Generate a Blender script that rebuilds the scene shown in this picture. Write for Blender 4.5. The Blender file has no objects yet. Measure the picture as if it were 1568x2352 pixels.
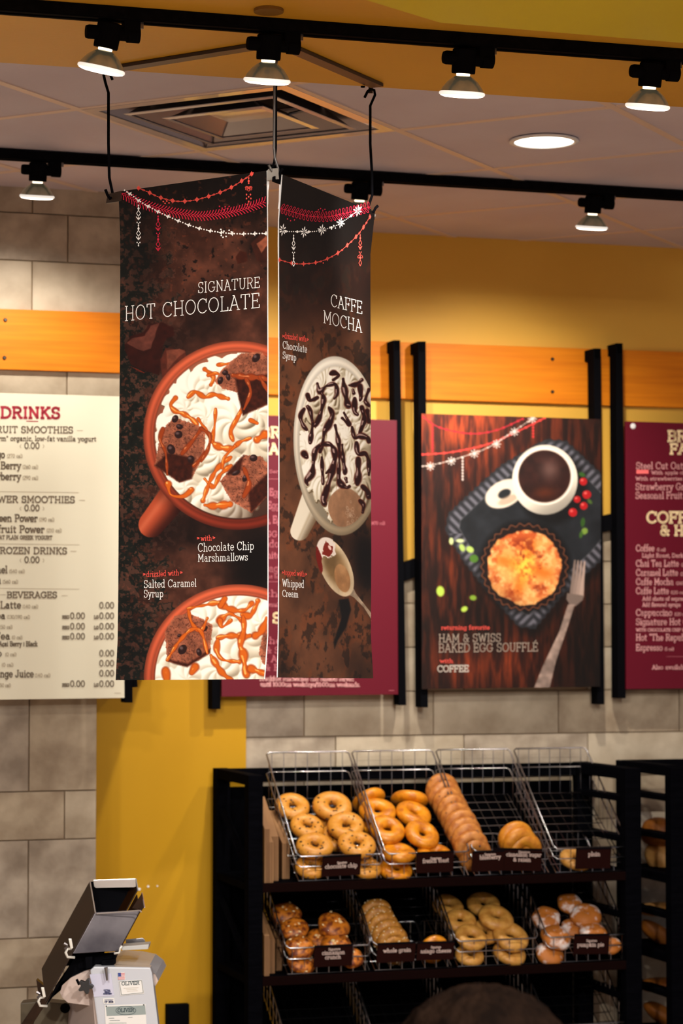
import bpy, bmesh, math, random
import numpy as np
from mathutils import Vector, Matrix

# ------------------------------------------------------------------ camera, world, lights, exposure
S = bpy.context.scene
COL = S.collection
F = 5553.0            # focal length in pixels of the 1568x2352 frame (85 mm on a 36 mm tall sensor)
CZ = 1.75             # camera height
HOR = 1450.0          # horizon row
PITCH = math.atan((HOR - 1176.0) / F)
cd = bpy.data.cameras.new('camera')
cam = bpy.data.objects.new('camera', cd); COL.objects.link(cam)
cam.location = (0, 0, CZ)
cam.rotation_euler = (math.pi / 2 + PITCH, 0, 0)
cd.sensor_fit = 'VERTICAL'; cd.sensor_height = 36.0; cd.lens = 85.0
cd.clip_start = 0.05; cd.clip_end = 60
cd.dof.use_dof = True; cd.dof.focus_distance = 5.22; cd.dof.aperture_fstop = 6.0
S.camera = cam

S.view_settings.view_transform = 'Standard'
S.view_settings.look = 'None'
S.view_settings.exposure = 0.0
S.view_settings.gamma = 1.0
S.view_settings.use_curve_mapping = False
S.cycles.use_denoising = True
S.cycles.max_bounces = 6
S.cycles.sample_clamp_indirect = 4.0
S.cycles.caustics_reflective = False; S.cycles.caustics_refractive = False

W_ = bpy.data.worlds.new('World'); S.world = W_
W_.use_nodes = True
WORLD_COL = (0.80, 0.77, 0.82); WORLD_STR = 0.30
W_.node_tree.nodes['Background'].inputs[0].default_value = (*WORLD_COL, 1)
W_.node_tree.nodes['Background'].inputs[1].default_value = WORLD_STR

def add_light(name, kind, loc, energy, color, target=None, size=0.3, spot=None, blend=0.5):
    d = bpy.data.lights.new(name, kind); d.energy = energy; d.color = color
    if kind == 'AREA':
        d.shape = 'DISK'; d.size = size
    else:
        d.shadow_soft_size = size
    if kind == 'SPOT':
        d.spot_size = math.radians(spot); d.spot_blend = blend
    o = bpy.data.objects.new(name, d); COL.objects.link(o)
    o.location = loc
    if target is not None:
        o.rotation_euler = (Vector(target) - Vector(loc)).to_track_quat('-Z', 'Y').to_euler()
    return o

# added lamps out of view: downward fills whose floor bounce brightens the ceiling
for (lx, ly, e) in ((-1.0, 3.0, 100), (1.2, 3.0, 90), (-1.2, 0.8, 210), (1.2, 0.8, 210)):
    add_light('floor_bounce_fill', 'AREA', (lx, ly, CZ + 1.2), e, (1.0, 0.95, 0.89), (lx, ly + .25, 0.0), 0.22)
for (lx, ly, e, tx) in ((-0.75, 3.1, 74, -.35), (0.15, 2.9, 74, -.02)):
    add_light('banner_fill_spot', 'SPOT', (lx, ly, CZ + 1.12), e, (1.0, 0.95, 0.89), (tx, 5.2, CZ + .30), 0.06, 40, 1.0)  # unseen spots added only to brighten the banners

# ------------------------------------------------------------------ geometry of the picture
EX = Vector((1, 0, 0)); EZ = Vector((0, 0, 1))
CAMP = Vector((0, 0, CZ))
_cp, _sp = math.cos(PITCH), math.sin(PITCH)
def ray(x, y):
    a = (x - 784.0) / F; b = -(y - 1176.0) / F
    return Vector((a, _cp - b * _sp, _sp + b * _cp))
def at(x, y, Y):                       # point seen at (x, y) at forward distance Y
    r = ray(x, y); return CAMP + r * (Y / r.y)
def onz(x, y, h):                      # point seen at (x, y) at height h above the camera
    r = ray(x, y); return CAMP + r * (h / r.z)
def onplane(x, y, p, n):
    r = ray(x, y); return CAMP + r * ((p - CAMP).dot(n) / r.dot(n))
TH = math.radians(72.3)
WD = Vector((math.sin(TH), math.cos(TH), 0))       # along the back wall, to the right
WN = Vector((math.cos(TH), -math.sin(TH), 0))      # out of the back wall, toward the room
W0 = Vector((0, 8.0, 0))
def wp(x, y, d=0.0):                   # point on the plane d in front of the back wall
    return onplane(x, y, W0 + WN * d, WN)
def wl(a, d, z):                       # wall coordinates -> world
    return W0 + WD * a + WN * d + EZ * z
def w2(p):                             # world -> wall coordinates (a, d, z)
    q = p - W0; return q.dot(WD), q.dot(WN), p.z
HC = 1.331                             # tile ceiling above the camera
HS = 1.25                              # painted soffit above the camera
ZC = CZ + HC
DL = 0.45                              # left tile wall stands this far in front of the back wall

# ------------------------------------------------------------------ helpers
def lin(c):
    return tuple((v / 255.0 / 12.92) if v / 255.0 <= 0.04045 else ((v / 255.0 + 0.055) / 1.055) ** 2.4 for v in c)
MATS = {}
def mat(name, col, rough=0.5, metal=0.0, col2=None, scale=8.0, stretch=(1, 1, 1), bump=0.0, bscale=None,
        emit=None, estr=0.0, trans=0.0, spec=0.5, detail=6.0, coat=0.0, lo=0.35, hi=0.65, sheen=0.0):
    if name in MATS: return MATS[name]
    m = bpy.data.materials.new(name); m.use_nodes = True
    nt = m.node_tree; b = nt.nodes['Principled BSDF']
    b.inputs['Base Color'].default_value = (*lin(col), 1)
    b.inputs['Roughness'].default_value = rough; b.inputs['Metallic'].default_value = metal
    b.inputs['Specular IOR Level'].default_value = spec
    b.inputs['Coat Weight'].default_value = coat
    if spec <= .1: b.inputs['IOR'].default_value = 1.08
    if trans: b.inputs['Transmission Weight'].default_value = trans
    if emit is not None:
        b.inputs['Emission Color'].default_value = (*lin(emit), 1); b.inputs['Emission Strength'].default_value = estr
    if col2 is not None or bump:
        tc = nt.nodes.new('ShaderNodeTexCoord'); mp = nt.nodes.new('ShaderNodeMapping')
        mp.inputs['Scale'].default_value = stretch
        nt.links.new(tc.outputs['Object'], mp.inputs[0])
        nz = nt.nodes.new('ShaderNodeTexNoise'); nz.inputs['Scale'].default_value = scale; nz.inputs['Detail'].default_value = detail
        nt.links.new(mp.outputs[0], nz.inputs['Vector'])
        if col2 is not None:
            cr = nt.nodes.new('ShaderNodeValToRGB')
            cr.color_ramp.elements[0].position = lo; cr.color_ramp.elements[1].position = hi
            cr.color_ramp.elements[0].color = (*lin(col), 1); cr.color_ramp.elements[1].color = (*lin(col2), 1)
            nt.links.new(nz.outputs[0], cr.inputs[0]); nt.links.new(cr.outputs[0], b.inputs['Base Color'])
        if bump:
            n2 = nz
            if bscale:
                n2 = nt.nodes.new('ShaderNodeTexNoise'); n2.inputs['Scale'].default_value = bscale; n2.inputs['Detail'].default_value = 4
                nt.links.new(mp.outputs[0], n2.inputs['Vector'])
            bp = nt.nodes.new('ShaderNodeBump'); bp.inputs['Strength'].default_value = bump; bp.inputs['Distance'].default_value = 0.01
            nt.links.new(n2.outputs[0], bp.inputs['Height']); nt.links.new(bp.outputs[0], b.inputs['Normal'])
    MATS[name] = m; return m
def print_mat():
    if 'print' in MATS: return MATS['print']
    m = bpy.data.materials.new('printed_surface'); m.use_nodes = True; nt = m.node_tree; b = nt.nodes['Principled BSDF']
    a = nt.nodes.new('ShaderNodeAttribute'); a.attribute_name = 'print'
    nt.links.new(a.outputs['Color'], b.inputs['Base Color']); b.inputs['Roughness'].default_value = 0.55
    b.inputs['Specular IOR Level'].default_value = 0.25
    MATS['print'] = m; return m

def link(name, me, m=None, parent=None, smooth=False):
    o = bpy.data.objects.new(name, me); COL.objects.link(o)
    if m is not None: me.materials.append(m)
    if parent is not None:
        o.parent = parent
        o.matrix_parent_inverse = parent.matrix_basis.inverted()
    if smooth:
        me.polygons.foreach_set('use_smooth', [True] * len(me.polygons))
    return o
class MB:
    """collects shapes in world coordinates; build() makes ONE mesh object whose origin is its centre"""
    def __init__(s): s.v = []; s.f = []
    def add(s, vs, fs):
        n = len(s.v); s.v += [Vector(v) for v in vs]; s.f += [tuple(i + n for i in f) for f in fs]; return s
    def prism(s, ring, off):           # ring of points extruded by vector off
        n = len(ring); r = [Vector(p) for p in ring]; q = [p + off for p in r]
        return s.add(r + q, [tuple(range(n)), tuple(range(2 * n - 1, n - 1, -1))] + [(i, i + n, (i + 1) % n + n, (i + 1) % n) for i in range(n)])
    def box(s, c, ax, ay, az):         # centre and three half-extent vectors
        c = Vector(c); vs = [c + ax * i + ay * j + az * k for i in (-1, 1) for j in (-1, 1) for k in (-1, 1)]
        return s.add(vs, [(0, 1, 3, 2), (4, 6, 7, 5), (0, 4, 5, 1), (2, 3, 7, 6), (0, 2, 6, 4), (1, 5, 7, 3)])
    def tube(s, pts, r, n=6, cap=True, closed=False):
        pts = [Vector(p) for p in pts]; rs = r if isinstance(r, (list, tuple)) else [r] * len(pts)
        base = len(s.v); m = len(pts); prev = None
        for i, p in enumerate(pts):
            a = pts[(i - 1) % m] if (i > 0 or closed) else p
            b = pts[(i + 1) % m] if (i < m - 1 or closed) else p
            t = (b - a)
            if t.length < 1e-9: t = Vector((0, 0, 1))
            t.normalize()
            if prev is None:
                u = t.cross(EZ)
                if u.length < 0.1: u = t.cross(EX)
            else:
                u = prev - t * prev.dot(t)
            u.normalize(); prev = u; w = t.cross(u)
            for k in range(n):
                an = 2 * math.pi * k / n; s.v.append(p + (u * math.cos(an) + w * math.sin(an)) * rs[i])
        for i in range(m if closed else m - 1):
            j = (i + 1) % m
            for k in range(n):
                s.f.append((base + i * n + k, base + i * n + (k + 1) % n, base + j * n + (k + 1) % n, base + j * n + k))
        if cap and not closed:
            s.f.append(tuple(base + k for k in range(n))[::-1]); s.f.append(tuple(base + (m - 1) * n + k for k in range(n)))
        return s
    def lathe(s, prof, o, ax, n=24, u=None):    # prof: (radius, height along ax)
        ax = Vector(ax).normalized(); u = ax.cross(EX) if abs(ax.dot(EX)) < 0.9 else ax.cross(Vector((0, 1, 0))); u.normalize(); w = ax.cross(u)
        base = len(s.v); o = Vector(o)
        for (r, h) in prof:
            for k in range(n):
                an = 2 * math.pi * k / n; s.v.append(o + ax * h + (u * math.cos(an) + w * math.sin(an)) * max(r, 1e-5))
        for i in range(len(prof) - 1):
            for k in range(n):
                s.f.append((base + i * n + k, base + i * n + (k + 1) % n, base + (i + 1) * n + (k + 1) % n, base + (i + 1) * n + k))
        return s
    def build(s, name, m, parent=None, smooth=False, bevel=0.0, recalc=True):
        c = Vector((0, 0, 0))
        for v in s.v: c += v
        c /= max(1, len(s.v))
        me = bpy.data.meshes.new(name); me.from_pydata([tuple(v - c) for v in s.v], [], s.f)
        if recalc or bevel:
            bm = bmesh.new(); bm.from_mesh(me)
            bmesh.ops.recalc_face_normals(bm, faces=bm.faces)
            if bevel: bmesh.ops.bevel(bm, geom=list(bm.edges), offset=bevel, segments=2, affect='EDGES', profile=0.7, clamp_overlap=True)
            bm.to_mesh(me); bm.free()
        me.update()
        o = link(name, me, m, None, smooth)
        o.location = c
        if parent is not None:
            o.parent = parent
            bpy.context.view_layer.update() if False else None
            o.matrix_parent_inverse = parent.matrix_basis.inverted()
        return o
def empty(name, loc):
    o = bpy.data.objects.new(name, None); COL.objects.link(o); o.location = loc; o.empty_display_size = 0.05
    return o
def tag(o, label=None, cat=None, group=None, kind=None):
    if label: o['label'] = label
    if cat: o['category'] = cat
    if group: o['group'] = group
    if kind: o['kind'] = kind
    return o
def copy_tree(o, parent=None):
    c = o.copy(); COL.objects.link(c)
    if parent is not None:
        c.parent = parent; c.matrix_parent_inverse = o.matrix_parent_inverse.copy()
    for ch in [x for x in CHILD.get(o.name, [])]: copy_tree(ch, c)
    return c
CHILD = {}
def kids(o):
    CHILD[o.name] = [x for x in COL.objects if x.parent == o]
    for x in CHILD[o.name]: kids(x)

# ------------------------------------------------------------------ slab serif stroke lettering
G = {
'A':(9,'l 1 0 4.5 10 8 0;l 2.2 3.4 6.8 3.4;s 1 0;s 8 0;l 3.2 10 4.5 10'),
'B':(8.4,'l 1.5 0 1.5 10;l .4 10 4.6 10;l 1.5 5.2 4.8 5.2;l .4 0 4.8 0;a 4.6 7.6 2.4 2.4 -90 90;a 4.8 2.6 2.7 2.6 -90 90'),
'C':(9,'a 5 5 4.2 5 42 318;l 8.1 9.7 8.1 7.2'),
'D':(9.2,'l 1.5 0 1.5 10;l .4 10 4 10;l .4 0 4 0;a 4 5 4.4 5 -90 90'),
'E':(7.8,'l 1.5 0 1.5 10;l .4 10 6.8 10 6.8 8;l .4 0 7.1 0 7.1 2;l 1.5 5 5.4 5;l 5.4 4 5.4 6'),
'F':(7.4,'l 1.5 0 1.5 10;l .4 10 6.8 10 6.8 8;l 1.5 5 5.4 5;l 5.4 4 5.4 6;s 1.5 0'),
'G':(9.8,'a 5 5 4.2 5 42 325;l 8.1 9.7 8.1 7.2;l 6 4.2 9.6 4.2;l 8.4 4.2 8.4 1.6'),
'H':(9.6,'l 1.8 0 1.8 10;l 7.8 0 7.8 10;l 1.8 5 7.8 5;s 1.8 0;s 1.8 10;s 7.8 0;s 7.8 10'),
'I':(4,'l 2 0 2 10;s 2 0;s 2 10'),
'J':(6.5,'l 4.6 10 4.6 2.4;a 2.5 2.4 2.1 2.4 -180 0;s 4.6 10'),
'K':(9,'l 1.8 0 1.8 10;l 7.2 10 1.8 4.4;l 3.6 6.2 7.6 0;s 1.8 0;s 1.8 10;s 7.2 10;s 7.6 0'),
'L':(7.4,'l 1.8 0 1.8 10;l .6 0 6.9 0 6.9 2.4;s 1.8 10'),
'M':(11,'l 1.8 0 1.8 10 5.5 2.5 9.2 10 9.2 0;s 1.8 0;s 9.2 0;l .7 10 1.8 10;l 9.2 10 10.3 10'),
'N':(9.8,'l 1.8 0 1.8 10 7.9 0 7.9 10;s 1.8 0;s 7.9 10;l .7 10 1.8 10'),
'O':(9.8,'a 4.9 5 4.2 5 0 360'),
'P':(8.2,'l 1.8 0 1.8 10;l .6 10 4.8 10;l 1.8 4.6 4.8 4.6;a 4.8 7.3 2.7 2.7 -90 90;s 1.8 0'),
'Q':(9.8,'a 4.9 5 4.2 5 0 360;l 5.5 2 8.6 -1.2'),
'R':(9,'l 1.8 0 1.8 10;l .6 10 4.8 10;l 1.8 5 4.8 5;a 4.8 7.5 2.6 2.5 -90 90;l 4.8 5 7.4 0 8.7 0;s 1.8 0'),
'S':(7.6,'a 3.8 7.5 2.8 2.5 30 250;a 3.8 2.5 3 2.6 -150 75;l 6.4 9.8 6.4 7.6;l 1 2.6 1 .2'),
'T':(8.8,'l 4.4 0 4.4 10;l .8 8 .8 10 8 10 8 8;s 4.4 0'),
'U':(9.4,'l 1.8 10 1.8 3.2;a 4.7 3.2 2.9 3.2 180 360;l 7.6 3.2 7.6 10;s 1.8 10;s 7.6 10'),
'V':(9,'l 1.2 10 4.5 0 7.8 10;s 1.2 10;s 7.8 10'),
'W':(12.6,'l 1.2 10 3.8 0 6.3 9 8.8 0 11.4 10;s 1.2 10;s 11.4 10'),
'X':(9,'l 1.4 0 7.6 10;l 1.4 10 7.6 0;s 1.4 0;s 7.6 0;s 1.4 10;s 7.6 10'),
'Y':(8.8,'l 1.2 10 4.4 4.8 7.6 10;l 4.4 4.8 4.4 0;s 4.4 0;s 1.2 10;s 7.6 10'),
'Z':(8,'l 1 8 1 10 7 10 1 0 7.2 0 7.2 2'),
'a':(6.8,'a 3 2 2 2 0 360;l 5 0 5 4.6;a 3.1 4.6 1.9 2 0 150;l 5 0 6.2 0'),
'b':(7.2,'l 1.5 0 1.5 10.4;l .4 10.4 1.5 10.4;a 3.9 3.2 2.5 3.2 0 360'),
'c':(6.2,'a 3.4 3.2 2.5 3.2 45 315;l 5.2 6.2 5.2 4.8'),
'd':(7.4,'l 5.6 0 5.6 10.4;l 4.4 10.4 5.6 10.4;l 5.6 0 6.7 0;a 3.2 3.2 2.5 3.2 0 360'),
'e':(6.4,'a 3.3 3.2 2.6 3.2 0 320;l .7 3.2 5.9 3.2'),
'f':(4.8,'l 2.2 0 2.2 8.4;a 4 8.4 1.8 2 60 180;l .7 6.4 4.2 6.4;s 2.2 0'),
'g':(7,'a 3.2 3.3 2.4 3.1 0 360;l 5.6 6.4 5.6 -1;a 3.3 -1 2.3 2.2 -160 0;l 5.6 6.4 6.6 6.4'),
'h':(7.8,'l 1.7 0 1.7 10.4;l .6 10.4 1.7 10.4;a 3.9 4.2 2.2 2.2 0 180;l 6.1 4.2 6.1 0;s 1.7 0;s 6.1 0'),
'i':(3.6,'l 1.9 0 1.9 6.4;l .7 6.4 1.9 6.4;s 1.9 0;d 1.9 9'),
'j':(3.6,'l 2.2 6.4 2.2 -1;a .8 -1 1.4 2 -100 0;l 1 6.4 2.2 6.4;d 2.2 9'),
'k':(7.2,'l 1.7 0 1.7 10.4;l .6 10.4 1.7 10.4;l 5.4 6.4 1.7 2.8;l 3 4.1 5.9 0;s 1.7 0;s 5.9 0;s 5.4 6.4'),
'l':(3.4,'l 1.8 0 1.8 10.4;l .7 10.4 1.8 10.4;s 1.8 0'),
'm':(11.4,'l 1.7 0 1.7 6.4;l .6 6.4 1.7 6.4;a 3.6 4.4 1.9 2 0 180;l 5.5 4.4 5.5 0;a 7.5 4.4 2 2 0 180;l 9.5 4.4 9.5 0;s 1.7 0;s 5.5 0;s 9.5 0'),
'n':(7.8,'l 1.7 0 1.7 6.4;l .6 6.4 1.7 6.4;a 3.9 4.2 2.2 2.2 0 180;l 6.1 4.2 6.1 0;s 1.7 0;s 6.1 0'),
'o':(6.8,'a 3.4 3.2 2.7 3.2 0 360'),
'p':(7.4,'l 1.7 -3.2 1.7 6.4;l .6 6.4 1.7 6.4;a 4.1 3.2 2.5 3.2 0 360;s 1.7 -3.2'),
'q':(7.2,'l 5.6 -3.2 5.6 6.4;a 3.2 3.2 2.5 3.2 0 360;s 5.6 -3.2'),
'r':(5.6,'l 1.8 0 1.8 6.4;l .6 6.4 1.8 6.4;a 3.8 4.4 2 2 60 180;s 1.8 0;l 5 6.4 5 5'),
's':(5.6,'a 2.9 4.8 1.9 1.6 30 260;a 2.9 1.7 2 1.7 -150 80;l 4.7 6.3 4.7 5;l .9 1.6 .9 .2'),
't':(4.8,'l 2 8.6 2 1.6;a 3.4 1.6 1.4 1.6 180 300;l .6 6.4 4.2 6.4'),
'u':(7.6,'l 1.7 6.4 1.7 2.2;a 3.7 2.2 2 2.2 180 360;l 5.7 6.4 5.7 0;l 5.7 0 6.8 0;l .6 6.4 1.7 6.4;l 4.6 6.4 5.7 6.4'),
'v':(6.8,'l .9 6.4 3.4 0 5.9 6.4;s .9 6.4;s 5.9 6.4'),
'w':(9.8,'l .9 6.4 2.9 0 4.9 6 6.9 0 8.9 6.4;s .9 6.4;s 8.9 6.4'),
'x':(6.8,'l 1 0 5.8 6.4;l 1 6.4 5.8 0;s 1 0;s 5.8 0;s 1 6.4;s 5.8 6.4'),
'y':(6.8,'l .9 6.4 3.5 0;l 5.9 6.4 2.4 -3;l .8 -3 2.4 -3;s .9 6.4;s 5.9 6.4'),
'z':(6.2,'l .9 5 .9 6.4 5.1 6.4 .9 0 5.3 0 5.3 1.4'),
'0':(8,'a 4 5 3.1 5 0 360'),'1':(5,'l 1 8.4 2.6 10 2.6 0;s 2.6 0'),
'2':(7,'a 3.5 7.2 2.7 2.8 0 160;l 6.2 7.2 .9 0 6.4 0'),'4':(7.4,'l 5 0 5 10 .8 3 6.8 3'),
'3':(7,'a 3.3 7.4 2.6 2.6 -90 150;a 3.3 2.5 2.8 2.5 -150 90'),'5':(7,'l 6 10 1.6 10 1.3 5.6;a 3.3 3.2 2.9 3.2 -150 120'),
'6':(7,'a 3.6 3 2.8 3 0 360;l .9 3 4.5 10'),'7':(7,'l .8 8.8 .8 10 6.4 10 2.8 0'),'9':(7,'a 3.4 7 2.8 3 0 360;l 6.2 7 2.8 0'),
'8':(7,'a 3.5 7.5 2.4 2.4 0 360;a 3.5 2.6 2.8 2.6 0 360'),
'&':(9,'a 3.9 7.8 1.9 2.1 -40 220;l 2.4 6.4 8.2 0;a 3.7 2.7 2.8 2.7 120 360;l 6.5 2.7 7.6 4.6;l 6.6 4.6 8.6 4.6'),
'.':(2.4,'d 1.2 .5'),',':(2.4,'l 1.4 .6 .8 -1.6'),'-':(5,'l 1 3.6 4 3.6'),'*':(4,'l 2 7 2 10;l .8 7.8 3.2 9.2;l 3.2 7.8 .8 9.2'),
'(':(3.6,'a 4 4.5 2.6 6 120 240'),')':(3.6,'a -.4 4.5 2.6 6 -60 60'),'/':(5,'l .8 -1 4.2 10.5'),'|':(3,'l 1.5 0 1.5 8'),
'"':(3.6,'l 1.1 10.4 1.1 8;l 2.5 10.4 2.5 8'),"'":(2,'l 1 10.4 1 8'),':':(2.4,'d 1.2 1;d 1.2 5'),
'<':(4,'l 3 5.4 1.2 3.6 3 1.8'),'>':(4,'l 1 5.4 2.8 3.6 1 1.8'),' ':(4,''),
'+':(5,'l 1 3.6 4 3.6;l 2.5 5.1 2.5 2.1'),'~':(14,'l .5 3.6 13.5 3.6'),
'$':(7,'a 3.8 7.5 2.8 2.5 30 250;a 3.8 2.5 3 2.6 -150 75;l 3.8 -1 3.8 11'),
}
G['\u00c9'] = (7.8, G['E'][1] + ';l 3.4 11.2 5 13')
G['\u00e7'] = (6.2, G['c'][1] + ';l 3.6 0 3 -2')
_gc = {}
def glyph(ch):
    if ch in _gc: return _gc[ch]
    w, spec = G.get(ch, G['o']); L = []
    for t in spec.split(';'):
        k = t.split()
        if not k: continue
        v = [float(q) for q in k[1:]]
        if k[0] == 'l': L.append([(v[i], v[i + 1]) for i in range(0, len(v), 2)])
        elif k[0] == 'a':
            n = max(3, int(abs(v[5] - v[4]) / 24)); L.append([(v[0] + v[2] * math.cos(math.radians(v[4] + (v[5] - v[4]) * i / n)), v[1] + v[3] * math.sin(math.radians(v[4] + (v[5] - v[4]) * i / n))) for i in range(n + 1)])
        elif k[0] == 's': L.append([(v[0] - 1.15, v[1]), (v[0] + 1.15, v[1])])
        elif k[0] == 'd': L.append([(v[0] - .3, v[1]), (v[0] + .3, v[1])])
    _gc[ch] = (w, L); return _gc[ch]
def seg_quads(a, b, w, out):
    dx, dy = b[0] - a[0], b[1] - a[1]; l = math.hypot(dx, dy) or 1e-6
    dx, dy = dx / l, dy / l; e = w * 0.30
    ax, ay = a[0] - dx * e, a[1] - dy * e; bx, by = b[0] + dx * e, b[1] + dy * e
    nx, ny = -dy * w / 2, dx * w / 2
    out.append([(ax + nx, ay + ny), (bx + nx, by + ny), (bx - nx, by - ny), (ax - nx, ay - ny)])
def text_quads(s, p0, p1, h, wt, track=0.6):
    """quads in picture space: baseline from p0 to p1, capital height h, stroke weight wt"""
    tot = sum(glyph(c)[0] + track for c in s) - track
    bx, by = (p1[0] - p0[0]) / tot, (p1[1] - p0[1]) / tot
    out = []; x = 0.0
    for c in s:
        w, L = glyph(c)
        for pl in L:
            q = [(p0[0] + (x + px) * bx, p0[1] + (x + px) * by - py * h / 10.0) for px, py in pl]
            for i in range(len(q) - 1): seg_quads(q[i], q[i + 1], wt, out)
        x += w + track
    return out
def decal(quads, fn, name, m, parent):
    mb = MB()
    for q in quads: mb.add([fn(*p) for p in q], [tuple(range(len(q)))])
    return mb.build(name, m, parent, recalc=False)
def disc(x, y, rx, ry=None, n=10, rot=0.0):
    ry = rx if ry is None else ry; c, s_ = math.cos(rot), math.sin(rot)
    return [(x + rx * math.cos(2 * math.pi * i / n) * c - ry * math.sin(2 * math.pi * i / n) * s_,
             y + rx * math.cos(2 * math.pi * i / n) * s_ + ry * math.sin(2 * math.pi * i / n) * c) for i in range(n)]
def spline(pts, step=2.0):
    out = []; P = [pts[0]] + list(pts) + [pts[-1]]
    for i in range(1, len(P) - 2):
        p0, p1, p2, p3 = P[i - 1], P[i], P[i + 1], P[i + 2]
        n = max(2, int(math.hypot(p2[0] - p1[0], p2[1] - p1[1]) / step))
        for k in range(n):
            t = k / n
            out.append(tuple(0.5 * (2 * p1[j] + (p2[j] - p0[j]) * t + (2 * p0[j] - 5 * p1[j] + 4 * p2[j] - p3[j]) * t * t + (3 * p1[j] - p0[j] - 3 * p2[j] + p3[j]) * t ** 3) for j in range(len(p1))))
    out.append(tuple(pts[-1])); return out
# ------------------------------------------------------------------ print artwork (colours of the flat prints), painted with numpy
RNG = np.random.RandomState(7)
def vnoise(h, w, cell, seed=0, ay=1.0):
    r = np.random.RandomState(seed); gh, gw = int(h / (cell * ay)) + 3, int(w / cell) + 3
    g = r.rand(gh, gw); y = np.arange(h) / (cell * ay); x = np.arange(w) / cell
    yi, xi = y.astype(int), x.astype(int); fy, fx = y - yi, x - xi; fy = fy * fy * (3 - 2 * fy); fx = fx * fx * (3 - 2 * fx)
    a = g[yi][:, xi] * (1 - fx) + g[yi][:, xi + 1] * fx; b = g[yi + 1][:, xi] * (1 - fx) + g[yi + 1][:, xi + 1] * fx
    return a * (1 - fy)[:, None] + b * fy[:, None]
def fbm(h, w, cell, seed=0, oct=4, ay=1.0):
    s = 0; t = 0; a = 1.0
    for i in range(oct):
        s = s + a * vnoise(h, w, max(1.2, cell / 2 ** i), seed + i * 13, ay); t += a; a *= 0.55
    return s / t
def sm(x, a, b):
    t = np.clip((x - a) / (b - a), 0, 1); return t * t * (3 - 2 * t)
class Canvas:
    def __init__(s, x0, y0, x1, y1, k=1.0):
        s.x0, s.y0, s.k = x0, y0, k; s.w, s.h = int((x1 - x0) * k), int((y1 - y0) * k)
        s.X, s.Y = np.meshgrid(x0 + np.arange(s.w) / k, y0 + np.arange(s.h) / k); s.im = np.zeros((s.h, s.w, 3))
    def n(s, cell, seed=0, oct=4, ay=1.0): return fbm(s.h, s.w, cell * s.k, seed, oct, ay)
    def fill(s, m, c):
        c = np.asarray(c, float)
        if c.ndim == 1: c = c / 255.0
        s.im = s.im * (1 - m[..., None]) + c * m[..., None]
    def sub(s, x0, y0, x1, y1):
        i0, j0 = max(0, int((x0 - s.x0) * s.k)), max(0, int((y0 - s.y0) * s.k)); i1, j1 = min(s.w, int((x1 - s.x0) * s.k) + 1), min(s.h, int((y1 - s.y0) * s.k) + 1)
        return slice(j0, max(j0, j1)), slice(i0, max(i0, i1))
    def ell(s, cx, cy, rx, ry, rot=0.0):     # signed distance-like (negative inside), pixels
        c, n = math.cos(rot), math.sin(rot); u = (s.X - cx) * c + (s.Y - cy) * n; v = -(s.X - cx) * n + (s.Y - cy) * c
        q = np.sqrt((u / rx) ** 2 + (v / ry) ** 2); return (q - 1) * min(rx, ry)
    def poly(s, P):
        d = np.full(s.X.shape, 1e9); ins = np.zeros(s.X.shape, bool)
        for i in range(len(P)):
            (ax, ay), (bx, by) = P[i], P[(i + 1) % len(P)]
            ex, ey = bx - ax, by - ay; t = np.clip(((s.X - ax) * ex + (s.Y - ay) * ey) / (ex * ex + ey * ey + 1e-9), 0, 1)
            d = np.minimum(d, np.hypot(s.X - ax - t * ex, s.Y - ay - t * ey))
            cnd = ((ay > s.Y) != (by > s.Y)); xi = (bx - ax) * (s.Y - ay) / ((by - ay) if by != ay else 1e-9) + ax; ins ^= cnd & (s.X < xi)
        return np.where(ins, -d, d)
    def m(s, d, aa=0.7): return np.clip(0.5 - d / (2 * aa), 0, 1)
    def stroke(s, P, w, c, hl=None, dk=None):   # glossy line of syrup: (x, y, halfwidth) points
        P = spline([(p[0], p[1], (p[2] if len(p) > 2 else w)) for p in P], 2.0)
        if w >= 3: P = [(x, y, r * (1.12 + .30 * math.sin(i * .33 + x * .1))) for i, (x, y, r) in enumerate(P)]
        xs = [p[0] for p in P]; ys = [p[1] for p in P]; ww = max(p[2] for p in P) + 2
        a, b = s.sub(min(xs) - ww, min(ys) - ww, max(xs) + ww, max(ys) + ww)
        X, Y = s.X[a, b], s.Y[a, b]
        if X.size == 0: return
        best = np.full(X.shape, 9.0); 
        for (px, py, pw) in P: best = np.minimum(best, np.hypot(X - px, Y - py) / max(pw, .3))
        mk = np.clip((1.15 - best) * 2.2, 0, 1)[..., None]; col = np.ones(X.shape + (3,)) * (np.array(c) / 255.0)
        if dk is not None: col = col + (np.array(dk) / 255.0 - col) * sm(best, .45, 1.0)[..., None]
        if hl is not None:
            b2 = np.full(X.shape, 9.0)
            for (px, py, pw) in P: b2 = np.minimum(b2, np.hypot(X - px + pw * .3, Y - py + pw * .35) / max(pw, .3))
            col = col + (np.array(hl) / 255.0 - col) * (sm(-b2, -.42, -.12) * .75 * sm(vnoise(X.shape[0], X.shape[1], 9, 3), .45, .65))[..., None]
        s.im[a, b] = s.im[a, b] * (1 - mk) + col * mk
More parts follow.
